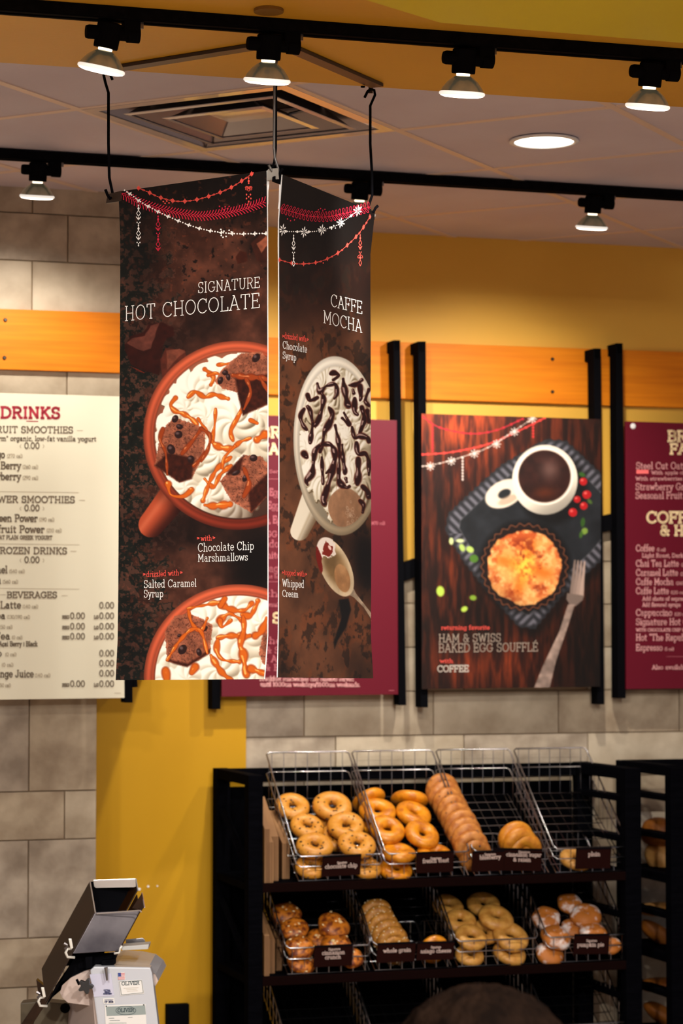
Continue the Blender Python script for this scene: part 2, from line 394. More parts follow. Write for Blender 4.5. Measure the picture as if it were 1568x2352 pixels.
def cream(cv, D, mask, asp=1.0, hi=(252, 247, 232), mid=(214, 203, 178), lo=(104, 86, 66), seed=1):
    H = np.full(cv.X.shape, -1.0)
    for i, (cx, cy, r, n, tw) in enumerate(D):
        u = (cv.X - cx) / (r * asp); v = (cv.Y - cy) / r; q = np.hypot(u, v); th = np.arctan2(v, u)
        rid = np.abs(np.sin((n * .5 if asp < 1 else n * .5 - 1.0) * (th + tw * q + i)))
        h = (1.0 - q ** 1.5) * 0.9 + 0.42 * rid * np.clip(q, 0, 1) * (1.25 - q)
        edge = q - 0.86 - 0.20 * rid
        h = np.where(edge < 0, h * r / 50.0 + 0.02 * i, -1.0); H = np.maximum(H, h)
    k = np.ones(3) / 3
    Hs = H.copy()
    for _ in range(2):
        Hs = (np.roll(Hs, 1, 0) + Hs + np.roll(Hs, -1, 0)) / 3; Hs = (np.roll(Hs, 1, 1) + Hs + np.roll(Hs, -1, 1)) / 3
    gy, gx = np.gradient(Hs); s = 14.0 * cv.k
    nz = 1 / np.sqrt(1 + (gx * s) ** 2 + (gy * s) ** 2); lx, ly, lz = -0.5, -0.6, 0.62
    sh = np.clip((-gx * s * lx - gy * s * ly + lz) * nz, 0, 1)
    c = np.array(lo) + (np.array(mid) - np.array(lo)) * sm(sh, 0.02, 0.5)[..., None]; c = c + (np.array(hi) - c) * sm(sh, 0.42, 0.8)[..., None]
    mk = sm(Hs, -0.5, 0.0) * mask
    cv.fill(mk, c / 255.0)
    return H
def cube(cv, top, dark, seed=3):
    d = cv.poly(top); t = cv.n(7, seed, 4) * 1.0; g = cv.n(3, seed + 5, 2)
    c = np.array([150, 86, 62]) * (0.62 + 0.7 * t)[..., None]; c = c + (np.array([60, 26, 16]) - c) * (g > .68)[..., None] * .5
    c = c * (1.12 - sm(-d, 0, 10)[..., None] * 0.14)
    cv.fill(cv.m(d + (g - .5) * 4, 1.0), np.clip(c, 0, 255) / 255.0)
    for P in dark:
        d2 = np.maximum(cv.poly(P), d); c2 = np.array([52, 20, 12]) * (0.6 + 0.9 * t)[..., None]; cv.fill(cv.m(d2, 3.0), c2 / 255.0)
def chips(cv, L):
    for (x, y, rx, ry, r) in L:
        d = cv.ell(x, y, rx, ry, r); cv.fill(cv.m(d), (40, 22, 20)); cv.fill(cv.m(cv.ell(x - rx * .3, y - ry * .3, rx * .45, ry * .3, r), 1.5) * .7, (120, 96, 96))
CA, CAH, CAD = (206, 96, 24), (255, 196, 110), (140, 44, 10)
CH, CHH, CHD = (40, 12, 10), (220, 190, 180), (86, 24, 12)

def art_cocoa():
    cv = Canvas(258, 380, 622, 1572)
    n1 = cv.n(60, 1, 5); n2 = cv.n(11, 5, 4); n3 = cv.n(26, 9, 4); fx = (cv.X - 270) / 345.0
    base = np.array([64, 34, 24]) + (np.array([92, 52, 38]) - np.array([64, 34, 24])) * sm(n1, .3, .7)[..., None]
    base = base * (0.50 + 0.72 * n3)[..., None]
    cv.fill(np.ones_like(n1), base / 255.0)
    # mottled dark green-black patina at the left with rusty flecks
    pat = sm(n3 * .5 + n2 * .45 + (0.36 - fx) * .9, .53, .62)
    cv.fill(pat, np.array([22, 24, 19]) / 255.0 * (0.5 + n2)[..., None])
    fl = sm(n2, .56, .62) * sm(.62 - fx, 0, .3); cv.fill(fl * .7, (92, 54, 42))
    fl = sm(cv.n(6, 33, 3), .62, .68) * sm(.4 - fx, 0, .3); cv.fill(fl * .5, (112, 60, 44))
    # soft dark areas
    for (x, y, rx, ry, a) in ((440, 400, 300, 110, .93), (330, 560, 60, 140, .45), (560, 470, 120, 60, .5), (600, 430, 60, 90, .6), (585, 1290, 80, 120, .93), (480, 720, 70, 60, .55), (365, 800, 100, 60, .5), (430, 1215, 150, 60, .55), (300, 1480, 40, 100, .3), (600, 560, 40, 40, .8)):
        cv.fill(np.exp(-((((cv.X - x) / rx) ** 2 + ((cv.Y - y) / ry) ** 2) * 1.3) ** 1.5) * a, (7, 4, 4))
    sp = sm(n2, .66, .70) * sm(fx, .25, .5) * sm(700 - cv.Y, 0, 40); cv.fill(sp * .85, (16, 9, 7))
    sp = sm(cv.n(9, 71, 3), .70, .74) * sm(700 - cv.Y, 0, 30) * sm(fx, .2, .4); cv.fill(sp * .35, (130, 62, 38))
    # chocolate shards
    for P, c in (([(575, 560), (600, 535), (618, 520), (618, 605), (590, 600)], (58, 26, 18)), ([(590, 560), (612, 540), (618, 560), (600, 580)], (150, 82, 58)),
                 ([(541, 590), (552, 577), (566, 580), (568, 600), (545, 606)], (64, 26, 16)), ([(286, 790), (300, 772), (330, 762), (340, 745), (372, 740), (398, 752), (402, 772), (384, 776), (372, 800), (366, 862), (330, 850), (300, 838), (288, 806)], (46, 16, 11)),
                 ([(288, 788), (308, 776), (332, 770), (346, 748), (366, 742), (356, 772), (346, 800), (330, 806), (312, 800)], (92, 48, 38)), ([(368, 826), (380, 800), (402, 802), (424, 804), (430, 822), (404, 850), (384, 878), (372, 872)], (78, 34, 24)),
                 ([(382, 806), (412, 800), (426, 808), (400, 830), (384, 850)], (112, 58, 42)), ([(300, 842), (318, 850), (330, 856), (322, 852)], (140, 40, 20))):
        d = cv.poly(P) + (n2 - .5) * 5; cv.fill(cv.m(d, 1.2), np.array(c) / 255.0 * (.72 + .55 * n2)[..., None])
    # handle and mug of terracotta
    def mug(cx, cy, R, handle):
        if handle:
            u = ((cv.X - 395) * -.62 + (cv.Y - 1145) * .78); v = ((cv.X - 395) * .78 + (cv.Y - 1145) * .62)
            hw = 34 - np.clip(u, 0, 100) * .06; d = np.maximum(np.abs(v) - hw, np.hypot(np.maximum(u - 78, 0), v) - hw)
            d = np.where(u > 78, np.hypot(u - 78, v) - hw, np.abs(v) - hw); d = np.maximum(d, -u - 20)
            t = np.clip((v + hw) / (2 * hw), 0, 1); c = np.array([176, 74, 44]) + (np.array([52, 18, 12]) - np.array([176, 74, 44])) * sm(t, .35, 1)[..., None]
            c = c + (np.array([214, 112, 78]) - c) * np.exp(-((t - .28) / .12) ** 2)[..., None] * .5; c = c * (0.62 + .38 * sm(u, -10, 40))[..., None]
            cv.fill(cv.m(d, 1.0), c / 255.0)
        q = np.hypot(cv.X - cx, cv.Y - cy); th = np.arctan2(cv.Y - cy, cv.X - cx)
        li = 0.5 + 0.5 * np.cos(th + 2.1); rim = (q - (R - 24)) / 24.0
        c = np.array([96, 30, 18]) + (np.array([186, 84, 54]) - np.array([96, 30, 18])) * li[..., None]
        c = c * (0.72 + .45 * np.exp(-((rim - .55) / .28) ** 2) + .25 * np.exp(-((rim - .12) / .1) ** 2))[..., None]
        cv.fill(cv.m(q - R, 1.0), np.clip(c, 0, 255) / 255.0)
        inn = np.array([178, 104, 76]) * (0.35 + .75 * li)[..., None] * (0.75 + .25 * sm(R - 24 - q, 0, 30))[..., None]
        cv.fill(cv.m(q - (R - 25), 1.2), np.clip(inn, 0, 255) / 255.0); return q
    q = mug(546, 1000, 217, True)
    D = [(500, 880, 62, 10, 1.4), (450, 905, 60, 9, -1.2), (560, 862, 60, 9, .9), (425, 940, 55, 9, 1.1), (405, 990, 52, 8, -1), (398, 1050, 50, 8, 1.3), (440, 1075, 60, 9, 1), (425, 1120, 55, 8, -1.2), (480, 1140, 60, 9, 1.1), (540, 1150, 55, 10, -1), (560, 1090, 62, 9, 1.2), (500, 1040, 68, 10, -1.5), (585, 1010, 60, 9, 1), (590, 950, 66, 10, -1.2), (535, 970, 92, 9, 2.0), (545, 940, 62, 7, 2.2), (470, 960, 60, 9, 1.6)]
    cream(cv, D, cv.m(q - 190, 1.0))
    sh = sm((cv.X - 546) * .5 + (cv.Y - 1000) * .8, 60, 190) * cv.m(q - 192, 1.0) * .55; cv.fill(sh, (70, 48, 40))
    for P in ([(470, 848), (490, 866), (484, 884)], [(432, 912), (448, 900), (470, 912), (490, 906), (510, 912), (524, 916)], [(403, 914), (392, 930), (402, 944), (420, 950), (440, 962), (452, 975)], [(478, 862, 5), (500, 858, 3), (520, 880, 6)], [(570, 905, 3), (560, 930, 6), (545, 960, 4), (530, 990, 6), (535, 1012, 3)],
              [(495, 940, 4), (493, 975, 3), (488, 1010, 5), (500, 1025, 7), (530, 1030, 6), (552, 1015, 4), (575, 1006, 3)], [(590, 1010, 7), (608, 998, 8)], [(440, 1125, 6), (420, 1140, 4), (392, 1136, 3), (386, 1112, 7)], [(470, 1160, 3), (490, 1162, 7), (528, 1158, 8)], [(470, 1100, 3), (490, 1118, 5), (506, 1090, 4), (530, 1070, 6)],
              [(500, 838, 4), (540, 836, 3), (570, 846, 3)], [(466, 1150, 5), (480, 1110, 4), (500, 1075, 5), (530, 1050, 4)], [(455, 962, 3), (470, 985, 4), (487, 1015, 3)], [(575, 1120, 6), (560, 1145, 5)], [(540, 1025, 4), (516, 1050, 3), (510, 1075, 4)], [(575, 965, 4), (590, 972, 5)]):
        cv.stroke(P, 5, CA, CAH, CAD)
    cube(cv, [(370, 990), (400, 958), (472, 984), (470, 1040), (440, 1100), (412, 1108), (355, 1070)], [[(352, 1072), (384, 1040), (446, 1052), (440, 1104), (410, 1112)]], 3)
    cube(cv, [(492, 876), (512, 846), (552, 812), (600, 808), (622, 836), (622, 925), (558, 954), (545, 902), (510, 892)], [[(540, 870), (622, 858), (622, 930), (556, 958)]], 8)
    cube(cv, [(505, 1105), (535, 1070), (560, 1045), (600, 1048), (622, 1075), (622, 1130), (578, 1178), (530, 1150)], [[(570, 1130), (622, 1080), (622, 1140), (576, 1182)], [(530, 1060), (560, 1046), (550, 1090), (520, 1090)]], 12)
    chips(cv, [(402, 962, 7, 9, .5), (412, 980, 8, 6, .3), (410, 998, 9, 9, 0), (393, 1032, 9, 12, -.4), (438, 1055, 8, 9, .2), (588, 822, 8, 11, .7), (517, 856, 7, 6, 0), (506, 874, 6, 9, .4), (524, 866, 5, 8, -.2), (582, 1052, 9, 8, 0), (563, 1098, 6, 9, .5), (542, 1086, 10, 5, -.5)])
    for P in ([(462, 985, 4), (440, 1015, 5), (418, 1042, 4)], [(374, 985, 5), (368, 1010, 4), (380, 1040, 3), (384, 1090, 3)], [(470, 1040, 4), (455, 1060, 5), (445, 1070, 4)], [(535, 862, 5), (565, 866, 7), (600, 868, 6), (618, 875, 6)], [(565, 870, 4), (575, 900, 4), (560, 940, 3)], [(560, 1075, 4), (572, 1110, 5), (560, 1140, 6)], [(462, 985, 4), (482, 1000, 4), (478, 1030, 4), (462, 1060, 3)], [(596, 866, 4), (610, 890, 4), (618, 905, 4)]):
        cv.stroke(P, 4, (150, 60, 22), (226, 140, 90), (104, 34, 12))
    # second mug at the foot of the banner
    q = mug(548, 1560, 218, False)
    D = [(470, 1430, 66, 9, 1.2), (540, 1400, 66, 9, -1.1), (400, 1500, 66, 9, 1.3), (560, 1470, 84, 8, 1.8), (600, 1430, 66, 9, -1), (430, 1560, 70, 9, -1.4), (500, 1540, 74, 9, 1.5), (590, 1545, 66, 9, 1), (540, 1380, 40, 6, 1), (380, 1560, 50, 8, 1)]
    cream(cv, D, cv.m(q - 192, 1.0), lo=(150, 134, 112))
    cube(cv, [(378, 1452), (400, 1416), (430, 1408), (462, 1420), (488, 1436), (482, 1500), (430, 1532), (384, 1520)], [[(376, 1512), (430, 1524), (484, 1490), (482, 1510), (430, 1540)]], 21)
    cube(cv, [(594, 1500), (604, 1455), (622, 1440), (622, 1532), (604, 1524)], [], 25)
    chips(cv, [(419, 1492, 9, 12, .6), (457, 1498, 6, 9, -.3), (470, 1444, 8, 5, -.7), (412, 1460, 5, 4, 0)])
    for P in ([(432, 1398, 3), (440, 1430, 4), (460, 1450, 4), (476, 1420, 3)], [(384, 1516, 3), (410, 1475, 4), (440, 1446, 4), (462, 1452, 4), (476, 1500, 4)], [(430, 1398, 3), (470, 1390, 3), (500, 1385, 7), (530, 1400, 7), (560, 1402, 4), (578, 1386, 5)], [(516, 1375, 5), (506, 1392, 6)], [(504, 1425, 8), (525, 1410, 4), (540, 1415, 3), (556, 1425, 5)], [(556, 1412, 6), (574, 1414, 7), (586, 1395, 4), (592, 1380, 7)], [(500, 1465, 5), (530, 1460, 6), (560, 1462, 8), (574, 1460, 4)], [(558, 1415, 3), (560, 1445, 7), (552, 1480, 6), (558, 1500, 9), (562, 1530, 6), (566, 1550, 8)], [(500, 1470, 4), (498, 1495, 7), (512, 1515, 3), (550, 1520, 5)], [(484, 1505, 4), (496, 1525, 7), (510, 1545, 6), (530, 1562, 5)], [(576, 1536, 8), (600, 1545, 6), (614, 1550, 4)], [(448, 1532, 8), (440, 1545, 5)], [(586, 1460, 7), (600, 1450, 8), (612, 1420, 4)], [(380, 1540, 8), (384, 1565, 8)], [(505, 1425, 6), (510, 1440, 3), (530, 1425, 4)]):
        cv.stroke(P, 5, CA, CAH, CAD)
    return cv

def art_mocha():
    cv = Canvas(628, 384, 872, 1572)
    n1 = cv.n(50, 101, 5, 1.6); n2 = cv.n(10, 105, 4, 1.6); n3 = cv.n(24, 109, 4, 1.8)
    f = sm(cv.Y, 640, 860)
    base = np.array([30, 14, 9]) + (np.array([92, 56, 36]) - np.array([30, 14, 9])) * f[..., None]; base = base * (0.55 + .9 * n1)[..., None]
    rust = sm(n3, .5, .62); base = base + (np.array([120, 62, 32]) - base) * (rust * .42 * (0.3 + .7 * f))[..., None]
    cv.fill(np.ones_like(n1), base / 255.0); cv.fill(sm(n3 * .5 + n2 * .5, .53, .62) * .62, (26, 20, 15))
    for (x, y, rx, ry, a) in ((740, 430, 260, 170, .97), (860, 900, 40, 260, .6), (820, 520, 120, 90, .5), (840, 1290, 40, 90, .9), (800, 1250, 60, 50, .5), (640, 1540, 40, 80, .4), (840, 1540, 60, 60, .35)):
        cv.fill(np.exp(-((((cv.X - x) / rx) ** 2 + ((cv.Y - y) / ry) ** 2) * 1.3) ** 1.5) * a, (5, 3, 3))
    # handle
    u = ((cv.X - 712) * -.40 + (cv.Y - 1165) * .917); v = ((cv.X - 712) * .917 + (cv.Y - 1165) * .40); hw = 27 - np.clip(u, -20, 90) * .09
    d = np.where(u > 62, np.hypot(u - 62, v) - hw, np.abs(v) - hw); d = np.maximum(d, -u - 25); t = np.clip((v + hw) / (2 * hw), 0, 1)
    c = np.array([232, 222, 200]) + (np.array([120, 100, 76]) - np.array([232, 222, 200])) * sm(t, .5, 1)[..., None]
    c = c + (np.array([176, 158, 128]) - c) * np.exp(-((t - .62) / .06) ** 2)[..., None] * .6
    cv.fill(cv.m(d, 1.0), c / 255.0)
    # cup seen from above, narrowed by the slant of the cloth
    cx, cy, rx, ry = 776, 1024, 102, 206; rt = -0.05
    d = cv.ell(cx, cy, rx, ry, rt); th = np.arctan2((cv.Y - cy) / ry, (cv.X - cx) / rx); li = .5 + .5 * np.cos(th + 2.0)
    c = np.array([150, 132, 104]) + (np.array([250, 244, 228]) - np.array([150, 132, 104])) * li[..., None]; rim = -d / 14.0
    c = c * (0.84 + .2 * np.exp(-((rim - .45) / .25) ** 2))[..., None]; cv.fill(cv.m(d), np.clip(c, 0, 255) / 255.0)
    d2 = cv.ell(cx + 1, cy + 2, rx - 13, ry - 22, rt)
    cv.fill(cv.m(d2), np.array([206, 190, 160]) / 255.0 * (.6 + .4 * li)[..., None])
    # coffee pool
    d3 = cv.ell(790, 1160, 44, 56, -.3); c = np.array([166, 124, 92]) * (.85 + .25 * n2)[..., None]; cv.fill(cv.m(np.maximum(d3, d2)), c / 255.0)
    D = []
    r = np.random.RandomState(5)
    for i in range(46):
        a = r.rand() * 6.28; q = math.sqrt(r.rand()) * .96
        x = cx + math.cos(a) * q * (rx - 22); y = cy - 16 + math.sin(a) * q * (ry - 52)
        D.append((x, y, 40 + 26 * r.rand(), 8 + int(3 * r.rand()), (1 if i % 2 else -1) * (1 + r.rand())))
    cream(cv, D, cv.m(np.maximum(d2, -cv.ell(800, 1178, 40, 60, -.3)), 1.2), asp=.5, mid=(212, 200, 172), lo=(112, 94, 68))
    cv.fill(cv.m(np.maximum(d2, cv.ell(790, 1168, 36, 44, -.3))), np.array([158, 116, 84]) / 255.0 * (.85 + .3 * n2)[..., None])
    for i in range(26):
        x, y, q = 806 + r.randn() * 8, 1186 + r.randn() * 14, 1 + 2 * r.rand(); dd = np.abs(cv.ell(x, y, q, q * 1.4)); cv.fill(cv.m(np.maximum(dd - .5, d2)) * .5, (222, 190, 160))
    cv.fill(sm((cv.X - cx) * .7 + (cv.Y - cy) * .4, 40, 130) * cv.m(d2) * .35, (80, 56, 36))
    X = lambda p: [(640 + (q[0] - 983) / 2.45, 740 + q[1] / 2.45) + tuple(q[2:]) for q in p]
    for P in ([(1275, 290, 4), (1295, 285, 7), (1320, 300, 5), (1290, 325, 4)], [(1200, 345, 4), (1215, 390, 7), (1250, 360, 4), (1300, 350, 6), (1310, 400, 5), (1295, 430, 3)], [(1345, 320, 4), (1350, 360, 7), (1370, 460, 8), (1385, 470, 3)], [(1380, 355, 4), (1420, 350, 6), (1450, 325, 5)], [(1145, 410, 5), (1160, 440, 6), (1200, 425, 4)],
              [(1225, 400, 4), (1235, 440, 6), (1210, 540, 6), (1180, 580, 5), (1160, 500, 5), (1145, 475, 4)], [(1125, 490, 4), (1105, 530, 6), (1120, 580, 5), (1140, 605, 4)], [(1265, 480, 3), (1285, 520, 8), (1265, 575, 9), (1240, 620, 5), (1230, 680, 5), (1215, 730, 4)], [(1300, 580, 3), (1320, 680, 6), (1325, 750, 5)], [(1340, 540, 4), (1380, 575, 5), (1350, 510, 4)], [(1175, 570, 4), (1165, 640, 6), (1160, 680, 4)],
              [(1220, 690, 7), (1190, 720, 8), (1180, 770, 5), (1170, 850, 8), (1140, 890, 7), (1145, 915, 4)], [(1225, 690, 5), (1275, 690, 6), (1300, 750, 8), (1280, 850, 8), (1250, 950, 7), (1235, 1000, 11), (1240, 1020, 8)], [(1325, 745, 4), (1320, 840, 5), (1325, 900, 8), (1360, 930, 6), (1380, 925, 4)], [(1410, 430, 5), (1410, 500, 8), (1425, 520, 4)], [(1440, 360, 6), (1445, 420, 7), (1440, 440, 3)], [(1450, 480, 5), (1465, 540, 8), (1455, 580, 5), (1440, 620, 6)],
              [(1490, 380, 5), (1470, 440, 5), (1490, 470, 4)], [(1480, 500, 6), (1490, 560, 5)], [(1395, 590, 4), (1410, 650, 5), (1440, 640, 7), (1480, 650, 8), (1490, 670, 6)], [(1420, 680, 5), (1430, 740, 7), (1470, 740, 5), (1490, 790, 6), (1490, 860, 4)], [(1430, 770, 6), (1430, 860, 9), (1425, 910, 6)], [(1340, 690, 3), (1345, 770, 5), (1355, 830, 6), (1355, 850, 4)], [(1455, 925, 5), (1480, 950, 9), (1490, 980, 7)], [(1440, 1005, 4), (1460, 1030, 7), (1455, 1070, 4)], [(1125, 740, 8), (1140, 760, 5)], [(1360, 880, 6), (1365, 900, 4)], [(1225, 760, 4), (1230, 860, 5), (1232, 910, 3)], [(1400, 380, 4), (1405, 400, 4)], [(1250, 850, 3), (1300, 800, 3)]):
        cv.stroke([(a[0], a[1], a[2] * .84) for a in X(P)], 3, CH, CHH, CHD)
    # spoon: shadow, handle, bowl
    cv.fill(cv.m(cv.poly([(778, 1378), (800, 1374), (806, 1400), (795, 1440), (776, 1470), (768, 1490), (766, 1476), (774, 1450), (784, 1420)]), 2.0) * .95, (14, 12, 11))
    cv.fill(cv.m(cv.poly([(862, 1322), (870, 1300), (872, 1500), (850, 1440)]), 14.0) * .4, (14, 10, 8))
    dh = cv.poly([(794, 1362), (812, 1352), (818, 1364), (832, 1382), (868, 1428), (866, 1444), (836, 1396), (812, 1372)])
    cv.fill(cv.m(dh), np.array([182, 158, 132]) / 255.0 * (.55 + .7 * n2)[..., None])
    db = cv.ell(770, 1303, 34, 72, -.42); t = sm(-db, 0, 20)
    c = np.array([206, 184, 150]) + (np.array([122, 94, 58]) - np.array([206, 184, 150])) * t[..., None]; c = c * (.75 + .5 * n3)[..., None]
    cv.fill(cv.m(db), np.clip(c, 0, 255) / 255.0)
    cv.fill(cv.m(cv.ell(786, 1328, 17, 33, -.25)), np.array([170, 122, 78]) / 255.0 * (.8 + .3 * n2)[..., None]); cv.fill(cv.m(cv.ell(784, 1300, 12, 20, -.2), 5) * .3, (214, 170, 120))
    cv.fill(cv.m(np.maximum(cv.ell(748, 1256, 22, 30, -.5) + (n2 - .5) * 16, db - 1)), (232, 218, 206)); cv.fill(cv.m(np.maximum(cv.ell(752, 1264, 14, 17, -.5) + (n2 - .5) * 14, db - 1)), (124, 34, 22)); cv.fill(cv.m(np.maximum(cv.ell(732, 1282, 6, 34, -.2) + (n2 - .5) * 8, db - 2)), (110, 22, 14))
    cv.fill(cv.m(cv.ell(757, 1258, 3, 6, -.5)), (240, 200, 190))
    return cv

def art_souffle():
    cv = Canvas(955, 935, 1395, 1595, 1.0)
    g = cv.n(9, 201, 4, 7.0); g2 = cv.n(40, 205, 3, 3.0); g3 = cv.n(4, 211, 2, 12.0)
    b = np.array([52, 22, 12]) + (np.array([128, 58, 26]) - np.array([52, 22, 12])) * sm(g, .3, .72)[..., None]; b = b * (.5 + .8 * g2)[..., None] * (.85 + .3 * g3)[..., None]
    li = 0.62 + .75 * np.exp(-(((cv.X - 1040) / 150) ** 2 + ((cv.Y - 985) / 110) ** 2)) - .3 * sm(cv.Y, 1250, 1560) + .5 * np.exp(-(((cv.X - 1120) / 150) ** 2 + ((cv.Y - 1530) / 60) ** 2)) - .2 * sm(cv.X, 1250, 1390)
    b = b * li[..., None] * np.array([1.12, .95, .9]); cv.fill(np.ones_like(g), np.clip(b, 0, 255) / 255.0)
    # plate: rounded diamond with pleated rim
    P = [(1252, 1008), (1300, 1012), (1378, 1085), (1420, 1130), (1420, 1240), (1378, 1290), (1290, 1370), (1228, 1445), (1190, 1440), (1110, 1350), (1060, 1285), (1022, 1220), (1028, 1180), (1080, 1130), (1150, 1068)]
    d = cv.poly(P); cv.fill(cv.m(cv.poly([(x + 12, y + 14) for x, y in P]), 9) * .7, (10, 6, 5))
    s_ = (cv.X - cv.Y * 1.0) * .5; s2 = (cv.X + cv.Y) * .5
    per = np.where(((cv.X - 1225) * (cv.Y - 1225)) < 0, s2, s_); pl = .5 + .5 * np.sin(per * 2 * math.pi / 11.5)
    rimc = np.array([34, 34, 38]) + (np.array([104, 102, 112]) - np.array([34, 34, 38])) * (pl * sm(-d, 0, 12))[..., None]
    cv.fill(cv.m(d + (pl - .5) * 3), rimc / 255.0)
    di = d + 31; cv.fill(cv.m(di, 1.5), np.array([30, 32, 36]) / 255.0 * (.7 + .6 * cv.n(30, 221, 3))[..., None]); cv.fill(cv.m(np.abs(di) - .7, 1) * .5, (116, 116, 118))
    # coffee mug
    cv.fill(cv.m(cv.ell(1268, 1120, 80, 84), 8) * .7, (10, 8, 8))
    dm = np.abs(cv.ell(1158, 1134, 31, 20, -.45)) - 10; cv.fill(cv.m(dm, 1.5), (232, 216, 196)); cv.fill(cv.m(cv.ell(1166, 1148, 24, 9, -.4) , 2) * .5, (150, 120, 96))
    dm = cv.ell(1251, 1102, 75, 80); cv.fill(cv.m(dm), np.array([236, 224, 206]) / 255.0 * (1 - .35 * sm((cv.X - 1251) * .5 + (cv.Y - 1102), 20, 90))[..., None])
    dc = cv.ell(1250, 1094, 60, 60); cv.fill(cv.m(cv.ell(1250, 1094, 66, 66)), (246, 236, 222)); cv.fill(cv.m(dc), np.array([44, 20, 16]) / 255.0 * (.6 + .9 * cv.n(24, 231, 3))[..., None]); cv.fill(np.exp(-(((cv.X - 1262) / 22) ** 2 + ((cv.Y - 1078) / 24) ** 2)) * .45, (150, 120, 112)); cv.fill(np.exp(-(((cv.X - 1250) / 26) ** 2 + ((cv.Y - 1132) / 14) ** 2)) * .5, (120, 50, 20)); cv.fill(cv.m(np.abs(dc) - 1) * .6, (120, 80, 60))
    # pie in fluted tin
    th = np.arctan2(cv.Y - 1302, cv.X - 1204); q = np.hypot(cv.X - 1204, cv.Y - 1302); fl = 3 * np.cos(th * 30)
    cv.fill(cv.m(q - 106, 8) * .8, (8, 6, 6)); cv.fill(cv.m(q - 99 - fl), (28, 16, 13)); cv.fill(cv.m(np.abs(q - 97 - fl) - 1.3), (116, 66, 42))
    n = cv.n(26, 241, 4); n_ = cv.n(9, 245, 3); pq = q - 86 + (n - .5) * 18
    c = np.array([226, 150, 82]) + (np.array([176, 78, 34]) - np.array([226, 150, 82])) * sm(n, .4, .7)[..., None]
    c = c + (np.array([250, 196, 130]) - c) * (sm(n_, .5, .7) * .55)[..., None]
    cross = np.minimum(np.abs((cv.X - 1204) + .25 * (cv.Y - 1302)), np.abs((cv.Y - 1302) - .3 * (cv.X - 1204))) ; cr = np.exp(-(cross / 15) ** 2) * sm(80 - q, 0, 30)
    c = c + (np.array([206, 104, 30]) - c) * (cr * .9)[..., None]; c = c + (np.array([244, 190, 70]) - c) * (np.exp(-(((cv.X - 1206) / 26) ** 2 + ((cv.Y - 1300) / 34) ** 2)) * sm(n_, .35, .6))[..., None]
    c = c + (np.array([120, 40, 18]) - c) * (sm(n, .62, .72) * sm(75 - q, 0, 20) * .8)[..., None]
    c = c * (1.08 - .35 * sm((cv.Y - 1302) * .8 - (cv.X - 1204) * .5, 30, 110))[..., None]; cv.fill(cv.m(pq, 1.5), np.clip(c, 0, 255) / 255.0)
    # fork
    fk = np.array([164, 140, 128]) / 255.0
    for k in range(4):
        x = 1318 + k * 7.4; cv.fill(cv.m(cv.poly([(x, 1286 + k), (x + 3.6, 1286 + k), (x - 3 + 2.6, 1372), (x - 11, 1368)])), fk[None, None, :] * (.8 + .1 * k))
    cv.fill(cv.m(cv.poly([(1302, 1362), (1340, 1368), (1338, 1378), (1322, 1392), (1310, 1392), (1300, 1376)])), fk[None, None, :] * .72)
    cv.fill(cv.m(cv.poly([(1304, 1388), (1320, 1388), (1300, 1450), (1276, 1520), (1262, 1580), (1226, 1580), (1246, 1530), (1284, 1450)])), fk[None, None, :] * (.6 + .6 * cv.n(14, 251, 2))[..., None])
    # berries and leaves
    for (x, y, r) in ((1339, 1106, 9), (1347, 1136, 10), (1325, 1147, 8), (1340, 1162, 9), (1315, 1177, 10)):
        cv.fill(cv.m(cv.ell(x, y, r, r)), (176, 22, 26)); cv.fill(cv.m(cv.ell(x - r * .3, y - r * .35, r * .35, r * .3), 1.5) * .7, (246, 130, 120))
    for (x, y, rx, ry, a, c) in ((1336, 1090, 8, 5, .4, (50, 90, 34)), (1354, 1152, 7, 4, .8, (70, 96, 40)), (1338, 1200, 5, 11, .1, (48, 84, 30)), (1342, 1220, 7, 8, .6, (120, 150, 60)), (1334, 1228, 4, 8, .2, (60, 96, 34)), (1036, 1243, 5, 8, 0, (206, 220, 150)), (1056, 1242, 9, 4, 0, (214, 226, 160)), (1061, 1258, 6, 9, -.4, (170, 196, 100)), (1079, 1262, 9, 7, .5, (176, 204, 100)), (1088, 1283, 10, 9, .2, (74, 116, 40)), (1011, 1358, 9, 12, -.1, (176, 206, 78)), (1086, 1373, 8, 6, .1, (124, 158, 48)), (1066, 1399, 8, 6, -.5, (176, 206, 78))):
        cv.fill(cv.m(cv.ell(x, y, rx, ry, a), 1.2), c)
    # printed garlands at the top left
    def chain(P, w, c, a=.9):
        for p in spline(P, 1.5): cv.fill(cv.m(np.hypot(cv.X - p[0], cv.Y - p[1]) - w, .8) * a, c) if False else cv.stroke([(p[0], p[1]), (p[0] + .5, p[1])], w, c)
    for P, w, c in (([(972, 958), (1010, 982), (1080, 996), (1140, 988), (1200, 962)], 1.5, (196, 34, 50)), ([(970, 1044), (1040, 1038), (1120, 1020), (1190, 990), (1250, 960)], 1.6, (232, 66, 60)), ([(970, 1071), (1010, 1064), (1060, 1050), (1120, 1028), (1180, 990), (1236, 952)], 1.1, (216, 200, 190))):
        cv.stroke([(x, y, w) for x, y in P], w, c)
        for i, p in enumerate(spline(P, 16)): cv.fill(cv.m(cv.ell(p[0], p[1], w * 2.2, w * 1.7)), c)
    for (x, y) in ((988, 1071), (1036, 1059), (1089, 1042), (1140, 1020), (1181, 992), (1222, 962)):
        for k in range(4):
            a = k * math.pi / 4; cv.stroke([(x - 9 * math.cos(a), y - 9 * math.sin(a), 1.3), (x + 9 * math.cos(a), y + 9 * math.sin(a), 1.3)], 1.3, (226, 214, 206))
